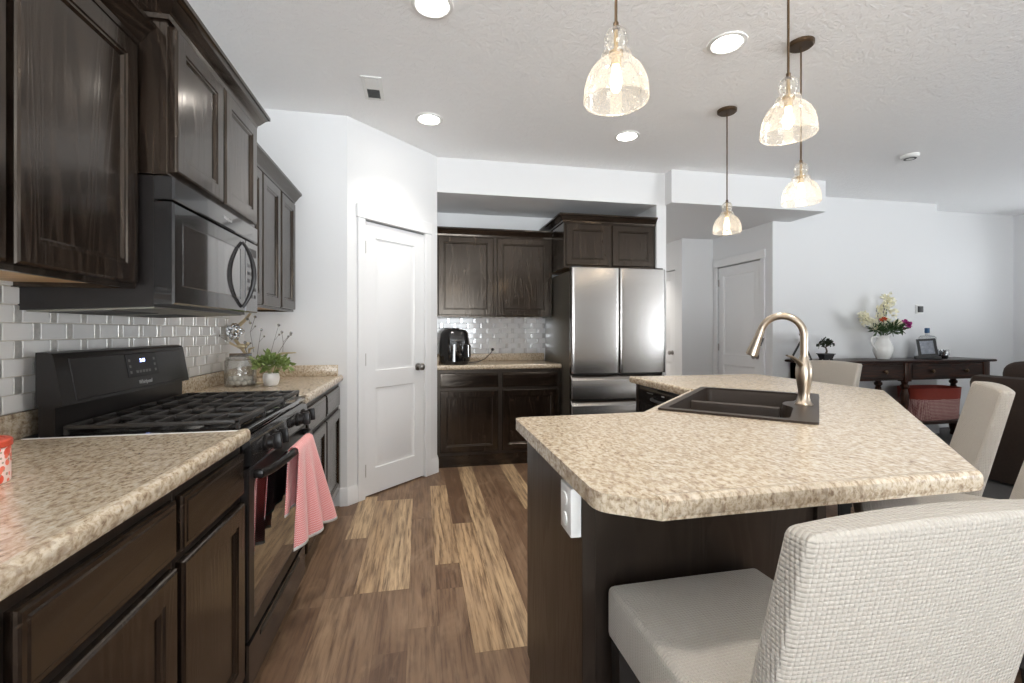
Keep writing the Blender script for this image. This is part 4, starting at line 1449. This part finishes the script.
for z in (PLZ, PLZ + .054): MB().box(PLX - .016, PLX + .016, YB - .016, YB - .0146, z - .013, z + .013, b=.001, seg=1).build('socket', 'white_plastic', wo)

# ------------------------------------------------------------------ console table and what stands on it
TX0, TX1, TYB, TYF, TZ = 3.93, 6.28, 4.375, 3.955, .915
tb = thing('console_table', 'long dark mahogany console table with turned legs against the grey white wall', 'table', ((TX0 + TX1) / 2, 4.16, 0))
tc = [(TX0, TYF), (TX1, TYF), (TX1, TYB), (TX0, TYB)]
tp = MB()
L = [[(x + sx * i, y + sy * i, z) for (x, y), (sx, sy) in zip(tc, ((1, 1), (-1, 1), (-1, -1), (1, -1)))] for i, z in ((.014, TZ - .030), (.004, TZ - .026), (0, TZ - .018), (0, TZ - .010), (.006, TZ - .002), (.014, TZ))]
tp.loops(L); tp.build('tabletop', 'mahogany', tb)
xm = (TX0 + TX1) / 2
LX = (TX0 + .10, xm, TX1 - .10)
ap = MB().box(TX0 + .055, TX1 - .055, TYF + .045, TYB - .02, .700, TZ - .0305); ap.build('apron', 'mahogany', tb)
for x in LX:
    for y in (TYF + .075, TYB - .055):
        MB().box(x - .045, x + .045, y - .045, y + .035, .685, TZ - .031, b=.003).build('leg_block', 'mahoganyZ', tb)
        MB().lathe([(.030, 0), (.034, .02), (.026, .05), (.034, .08), (.040, .12), (.040, .245), (.028, .265), (.038, .285), (.026, .305), (.024, .34), (.036, .47), (.040, .53), (.030, .585), (.024, .60), (.040, .62), (.040, .64), (.026, .655), (.034, .684)], (x, y - .005, 0), 18).build('leg', 'mahoganyZ', tb)
for x0, x1 in ((LX[0] + .055, LX[1] - .055), (LX[1] + .055, LX[2] - .055)):
    d = MB(); d.rect_loops(x0, x1, .722, .862, [(0, 0), (0, -.010), (.006, -.014)], X=Matrix.Translation((0, TYF + .0449, 0))); do = d.build('drawer', 'mahogany', tb)
    for a in (.26, .74):
        MB().lathe([(.010, 0), (.008, .008), (.018, .016), (.021, .024), (.015, .032), (0, .034)], seg=14, X=Matrix.Translation((x0 + (x1 - x0) * a, TYF + .031, .792)) @ Matrix.Rotation(R(90), 4, 'X')).build('knob', 'bronze', do)
MB().box(TX0 + .05, TX1 - .05, TYF + .03, TYB - .01, .215, .245, b=.006).build('shelf', 'mahogany', tb)

# pitcher with flowers
KX, KY = 5.00, 4.17
pt = thing('pitcher', 'white ceramic pitcher holding the flowers on the console table', 'pitcher', (KX, KY, TZ))
b = MB(); b.lathe([(a_ * .9, z_) for a_, z_ in [(0, .001), (.062, .001), (.068, .008), (.090, .05), (.105, .095), (.102, .135), (.083, .18), (.066, .215), (.064, .235), (.076, .262), (.071, .262), (.060, .236), (.062, .213), (.08, .175), (.098, .13), (.098, .095), (.07, .02), (0, .016)]], (KX, KY, TZ + .0003), 32, cap0=False, cap1=False)
b.build('body', 'ceramic', pt)
b = MB(); b.tube([(KX - .068, KY, TZ + .238), (KX - .105, KY, TZ + .250), (KX - .15, KY, TZ + .235), (KX - .158, KY, TZ + .20), (KX - .135, KY, TZ + .15), (KX - .105, KY, TZ + .115), (KX - .093, KY, TZ + .10)], [.010, .010, .011, .011, .011, .010, .009], 10)
b.build('handle', 'ceramic', pt)
NK = Vector((KX, KY, TZ + .10))


def spike(label, tip, base_t, n, seed, w0=.045):
    r = thing('white_flower', label, 'flower', tuple(NK), 'cream flower spikes in the pitcher')
    a = NK + Vector((rnd.uniform(-.02, .02), rnd.uniform(-.02, .02), 0)); t = Vector(tip)
    neck = Vector((KX + (t.x - KX) * .10, KY + (t.y - KY) * .1, TZ + .262))
    MB().tube([a, neck, neck.lerp(t, .5), t], .004, 6).build('stem', 'darkleaf', r)
    b = MB(); q = random.Random(seed); ax = (t - neck)
    for i in range(n):
        k = base_t + (1 - base_t) * i / n
        w_ = w0 * (1 - .75 * ((k - base_t) / (1 - base_t)))
        c_ = neck + ax * k + Vector((q.uniform(-1, 1) * w_, q.uniform(-1, 1) * w_, q.uniform(-1, 1) * w_ * .6))
        leaf_cluster(b, c_, .026, 11, .042 * (1 - .45 * k), seed + i, flat=1, up=.6, wid=.85)
    b.build('petals', 'whitefl', r, normals=False, smooth=False)
    return r


spike('cream flower spike leaning far out over the pitcher handle side', (KX - .32, KY - .02, TZ + .50), .40, 34, 30, .065)
spike('tall upright cream flower spike in the white pitcher, highest in the bunch', (KX + .105, KY + .03, TZ + .70), .25, 52, 60, .10)
spike('short cream flower between the tall spike and the magenta bloom', (KX + .17, KY - .03, TZ + .42), .62, 9, 95, .035)


def bloom(name, label, tip, mat, rad, seed):
    r = thing(name, label, 'flower', tuple(NK))
    t = Vector(tip); neck = Vector((KX + (t.x - KX) * .12, KY + (t.y - KY) * .12, TZ + .262))
    MB().tube([NK + Vector((.01, .01, 0)), neck, t], .0035, 6).build('stem', 'darkleaf', r)
    b = MB(); leaf_cluster(b, t, rad, 70, rad * .9, seed, flat=1, up=.4, wid=.9); b.build('petals', mat, r, normals=False, smooth=False)


bloom('red_flower', 'rust red flower low in the pitcher bunch', (KX - .075, KY - .07, TZ + .43), 'redfl', .023, 7)
bloom('purple_flower', 'magenta flower leaning out towards the thermostat', (KX + .275, KY - .02, TZ + .375), 'purplefl', .045, 9)
for tip, lab in (((KX - .09, KY, TZ + .56), 'bare grey twig in the pitcher, the shorter of two'), ((KX + .0, KY - .01, TZ + .62), 'bare grey twig in the pitcher beside the tall white spike')):
    b = MB(); t = Vector(tip); b.tube([NK, Vector((KX + (t.x - KX) * .3, KY, TZ + .27)), t], [.003, .003, .0018], 6)
    for i in range(5):
        c_ = Vector((KX, KY, TZ + .27)).lerp(t, .5 + .1 * i); b.sphere((c_.x + (.008 if i % 2 else -.008), c_.y, c_.z), .007, u=6, v=5, sc=(.8, .8, 1.6))
    tag(b.build('twig', 'wire'), lab, 'twig', 'twigs in the pitcher')
for i, (tip, lab) in enumerate((((KX - .16, KY - .05, TZ + .33), 'dark green leafy spray hanging over the handle side of the pitcher'), ((KX + .02, KY - .09, TZ + .36), 'dark green leafy spray in the middle of the pitcher bunch'), ((KX + .16, KY - .05, TZ + .33), 'dark green leafy spray under the magenta flower'))):
    r = thing('leafy_spray', lab, 'greenery', tuple(NK), 'greenery in the pitcher'); t = Vector(tip)
    MB().tube([NK, Vector((KX + (t.x - KX) * .2, KY + (t.y - KY) * .2, TZ + .262)), t], .003, 6).build('stem', 'darkleaf', r)
    b = MB()
    for j in range(5): leaf_cluster(b, Vector((KX, KY, TZ + .27)).lerp(t, .45 + .16 * j), .045, 12, .07, 200 + i * 10 + j, flat=.7, wid=.32)
    b.build('leaves', 'darkleaf', r, normals=False, smooth=False)

# bonsai
ZX, ZY = 4.215, 4.13
bz = thing('bonsai', 'small dark bonsai tree in a black footed tray on the console table', 'plant', (ZX, ZY, TZ))
b = MB(); L = [[(ZX + sx * w_, ZY + sy * w_ * .7, TZ + z) for sx, sy in ((-1, -1), (1, -1), (1, 1), (-1, 1))] for w_, z in ((.048, .012), (.064, .062), (.072, .064), (.072, .072), (.06, .072), (.058, .066))]
b.loops(L)
for sx in (-1, 1):
    for sy in (-1, 1): b.box(ZX + sx * .042 - .012, ZX + sx * .042 + .012, ZY + sy * .028 - .01, ZY + sy * .028 + .01, TZ + .0004, TZ + .0125)
b.build('tray', 'darkplastic', bz)
b = MB(); b.tube([(ZX, ZY, TZ + .06), (ZX + .012, ZY, TZ + .10), (ZX - .002, ZY, TZ + .135), (ZX + .01, ZY, TZ + .17)], [.012, .009, .007, .005], 8)
b.tube([(ZX + .0, ZY, TZ + .13), (ZX - .05, ZY, TZ + .15)], [.005, .003], 6).tube([(ZX, ZY, TZ + .14), (ZX + .05, ZY, TZ + .158)], [.005, .003], 6)
b.build('trunk', 'stem', bz)
b = MB()
for i, (dx, dz, r_) in enumerate(((-.062, .155, .036), (-.035, .18, .038), (.0, .205, .042), (.035, .19, .04), (.064, .165, .034), (.015, .172, .036))):
    leaf_cluster(b, (ZX + dx, ZY, TZ + dz), r_, 70, .02, 40 + i, flat=.75, wid=.7)
b.build('foliage', 'bonsaileaf', bz, normals=False, smooth=False)

# picture frame on an easel seen from its side, at the table's far end
pf = thing('easel_frame', 'dark picture frame on an easel stand seen edge-on behind the faucet', 'picture frame', (4.03, 4.13, TZ))
_w = Vector((.69, .72, 0)).normalized(); _n = Vector((.72, -.69, 0)).normalized(); _tl = R(21)
_nn = _n * math.cos(_tl) + Vector((0, 0, math.sin(_tl))); _up = Vector((0, 0, math.cos(_tl))) - _n * math.sin(_tl)
XF_ = Matrix(((_w.x, -_nn.x, _up.x, 4.045), (_w.y, -_nn.y, _up.y, 4.13), (_w.z, -_nn.z, _up.z, TZ + .014), (0, 0, 0, 1)))
def frame_mb(w_, h_, t, b_):
    m = MB()
    m.box(-w_ / 2, w_ / 2, 0, t, 0, b_).box(-w_ / 2, w_ / 2, 0, t, h_ - b_, h_).box(-w_ / 2, -w_ / 2 + b_, 0, t, b_, h_ - b_).box(w_ / 2 - b_, w_ / 2, 0, t, b_, h_ - b_)
    return m
frame_mb(.20, .29, .016, .022).xf(XF_).build('frame', 'darkplastic', pf)
MB().box(-.085, .085, .005, .011, .018, .270).xf(XF_).build('picture', 'photo', pf)
b = MB(); p0 = XF_ @ Vector((0, .018, .22)); p1 = Vector((p0.x - _n.x * .095, p0.y - _n.y * .095, TZ + .005))
b.tube([p0, p1], .011, 6)
p2 = XF_ @ Vector((0, .0, 0)); b.tube([(p2.x, p2.y, TZ + .007), (p1.x, p1.y, TZ + .007)], .006, 6)
b.build('stand', 'darkplastic', pf)

# framed photo, decanter, candle holder
qf = thing('photo_frame', 'small dark framed grey photo leaning on the console table', 'picture frame', (5.46, 4.06, TZ))
XQ = Matrix.Translation((5.465, 4.05, TZ + .035)) @ Matrix.Rotation(R(-40), 4, 'Z') @ Matrix.Rotation(R(-13), 4, 'X') @ Matrix.Rotation(R(-5), 4, 'Y')
frame_mb(.165, .195, .016, .024).xf(XQ).build('frame', 'darkplastic', qf)
MB().box(-.060, .060, .005, .011, .022, .174).xf(XQ).build('picture', 'photo', qf)
MB().box(-.11, .11, -.03, .035, .0004, .036, b=.004, X=RZ(R(-40), (5.465, 4.065, TZ))).build('stand', 'darkplastic', qf)
dc = thing('decanter', 'clear glass decanter with a blue stopper behind the framed photo', 'decanter', (5.70, 4.24, TZ))
b = MB()
sq = lambda w_, z: [(5.70 + sx * w_, 4.24 + sy * w_ * .5, TZ + z) for sx, sy in ((-1, -1), (1, -1), (1, 1), (-1, 1))]
b.loops([sq(.075, .0005), sq(.08, .01), sq(.08, .235), sq(.06, .255), sq(.022, .262), sq(.022, .285)])
b.build('bottle', 'glass', dc)
MB().box(5.68, 5.72, 4.225, 4.26, TZ + .2855, TZ + .345, b=.006).build('stopper', 'blueglass', dc)
MB().loops([[(5.70 + sx * .07, 4.24 + sy * .033, TZ + z) for sx, sy in ((-1, -1), (1, -1), (1, 1), (-1, 1))] for z in (.006, .17)]).build('liquid', 'blueglass', dc)
cd = thing('candle_holder', 'dark spiky glass candle holder at the end of the console display', 'candle holder', (5.72, 4.10, TZ))
b = MB(); b.lathe([(0, .0005), (.042, .0005), (.048, .01), (.05, .075), (.046, .075), (.044, .012), (0, .010)], (5.72, 4.10, TZ), 20, cap0=False, cap1=False); b.build('cup', 'blackglass', cd)
b = MB()
for i in range(14):
    a = 2 * PI * i / 14
    b.loops([[(5.72 + .050 * math.cos(a + da), 4.10 + .050 * math.sin(a + da), TZ + z) for da, z in ((-.18, .04), (.18, .04), (.18, .09), (0, .105), (-.18, .09))],
             [(5.72 + .058 * math.cos(a + da), 4.10 + .058 * math.sin(a + da), TZ + z) for da, z in ((-.12, .045), (.12, .045), (.12, .088), (0, .10), (-.12, .088))]])
b.build('glass_facets', 'bead', cd)

# basket on the shelf
bs = thing('storage_basket', 'oval fabric basket, brick red rim over checked sides, under the console table', 'basket', (5.58, 4.16, .246))
def oval(rx, ry, z): return [(5.62 + rx * .86 * math.copysign(abs(math.cos(2 * PI * i / 40)) ** .6, math.cos(2 * PI * i / 40)), 4.165 + ry * math.copysign(abs(math.sin(2 * PI * i / 40)) ** .6, math.sin(2 * PI * i / 40)), z) for i in range(40)]
b = MB(); b.loops([oval(.355, .135, .2462), oval(.368, .142, .26), oval(.372, .146, .36), oval(.382, .150, .482), oval(.374, .142, .482), oval(.358, .134, .262)], cap1=True); b.build('basket_body', 'hound', bs, angle=50)
b = MB(); b.loops([oval(.384, .152, .476), oval(.394, .158, .594), oval(.397, .160, .598), oval(.386, .150, .597), oval(.376, .143, .478)], cap0=False, cap1=False); b.build('rim_band', 'redfelt', bs, angle=50)

# wall things
th = thing('thermostat', 'black square thermostat with a white backplate on the wall over the table', 'thermostat', (5.79, YR, 1.48))
MB().box(5.735, 5.845, YR - .012, YR - .0005, 1.425, 1.535, b=.005).build('backplate', 'white_plastic', th)
MB().box(5.753, 5.827, YR - .026, YR - .0125, 1.443, 1.517, b=.012, seg=3).build('display', 'darkplastic', th)
ol = thing('wall_outlet', 'white wall outlet low on the wall under the console table end', 'outlet', (5.92, YR, .52))
MB().box(5.885, 5.957, YR - .006, YR - .0005, .455, .573, b=.002).build('plate', 'white_plastic', ol)
for z in (.487, .541): MB().box(5.905, 5.937, YR - .008, YR - .0061, z - .013, z + .013, b=.001, seg=1).build('socket', 'white_plastic', ol)

# sofa
sf = thing('sofa', 'dark brown suede sofa with puffy back cushions past the island stools', 'sofa', (4.85, 2.0, 0))
prof = [(4.52, .03), (5.02, .03), (5.02, .42), (4.72, .44), (4.66, .80), (4.60, .855), (4.45, .875), (4.375, .865), (4.36, .83), (4.385, .45)]
b = MB(); b.loops([[(x + (.05 if k in (0, 3) else 0) * (1 if x < 4.6 else -1), y, z - (.02 if k in (0, 3) and z > .5 else 0)) for x, z in prof] for k, y in enumerate((.95, .99, 2.915, 2.96))])
b.build('frame', 'sofa', sf, angle=50)
for i in range(2):
    y0 = 1.20 + i * .805
    t = MB(); t.box(4.58, 4.86, y0, y0 + .79 + .10 * i, .48, .985, b=.10, seg=4); t.build('back_cushion', 'sofa', sf, angle=60)
    t = MB(); t.box(4.68, 5.42, y0, y0 + .79, .30, .475, b=.06, seg=3); t.build('seat_cushion', 'sofa', sf, angle=60)
for y0 in (.96, 2.71):
    t = MB(); t.box(4.87, 5.40, y0 + .0, y0 + .235, .031, .66, b=.06, seg=3); t.build('arm', 'sofa', sf, angle=60)
MB().box(4.70, 5.36, 1.20, 2.70, .04, .298).build('base', 'sofa', sf)

# navy bag with a red flap on the floor behind the front stool
bg = thing('cloth_bag', 'navy cloth bag with a red flap on the floor between the stools', 'bag', (2.25, 1.27, 0))
b = MB(); b.box(2.10, 2.42, 1.15, 1.41, .001, .137, b=.05, seg=3); b.build('bag_body', 'navy', bg, angle=60)
b = MB(); b.box(2.11, 2.41, 1.16, 1.40, .1372, .19, b=.022, seg=3); b.build('flap', 'redcloth', bg, angle=60)
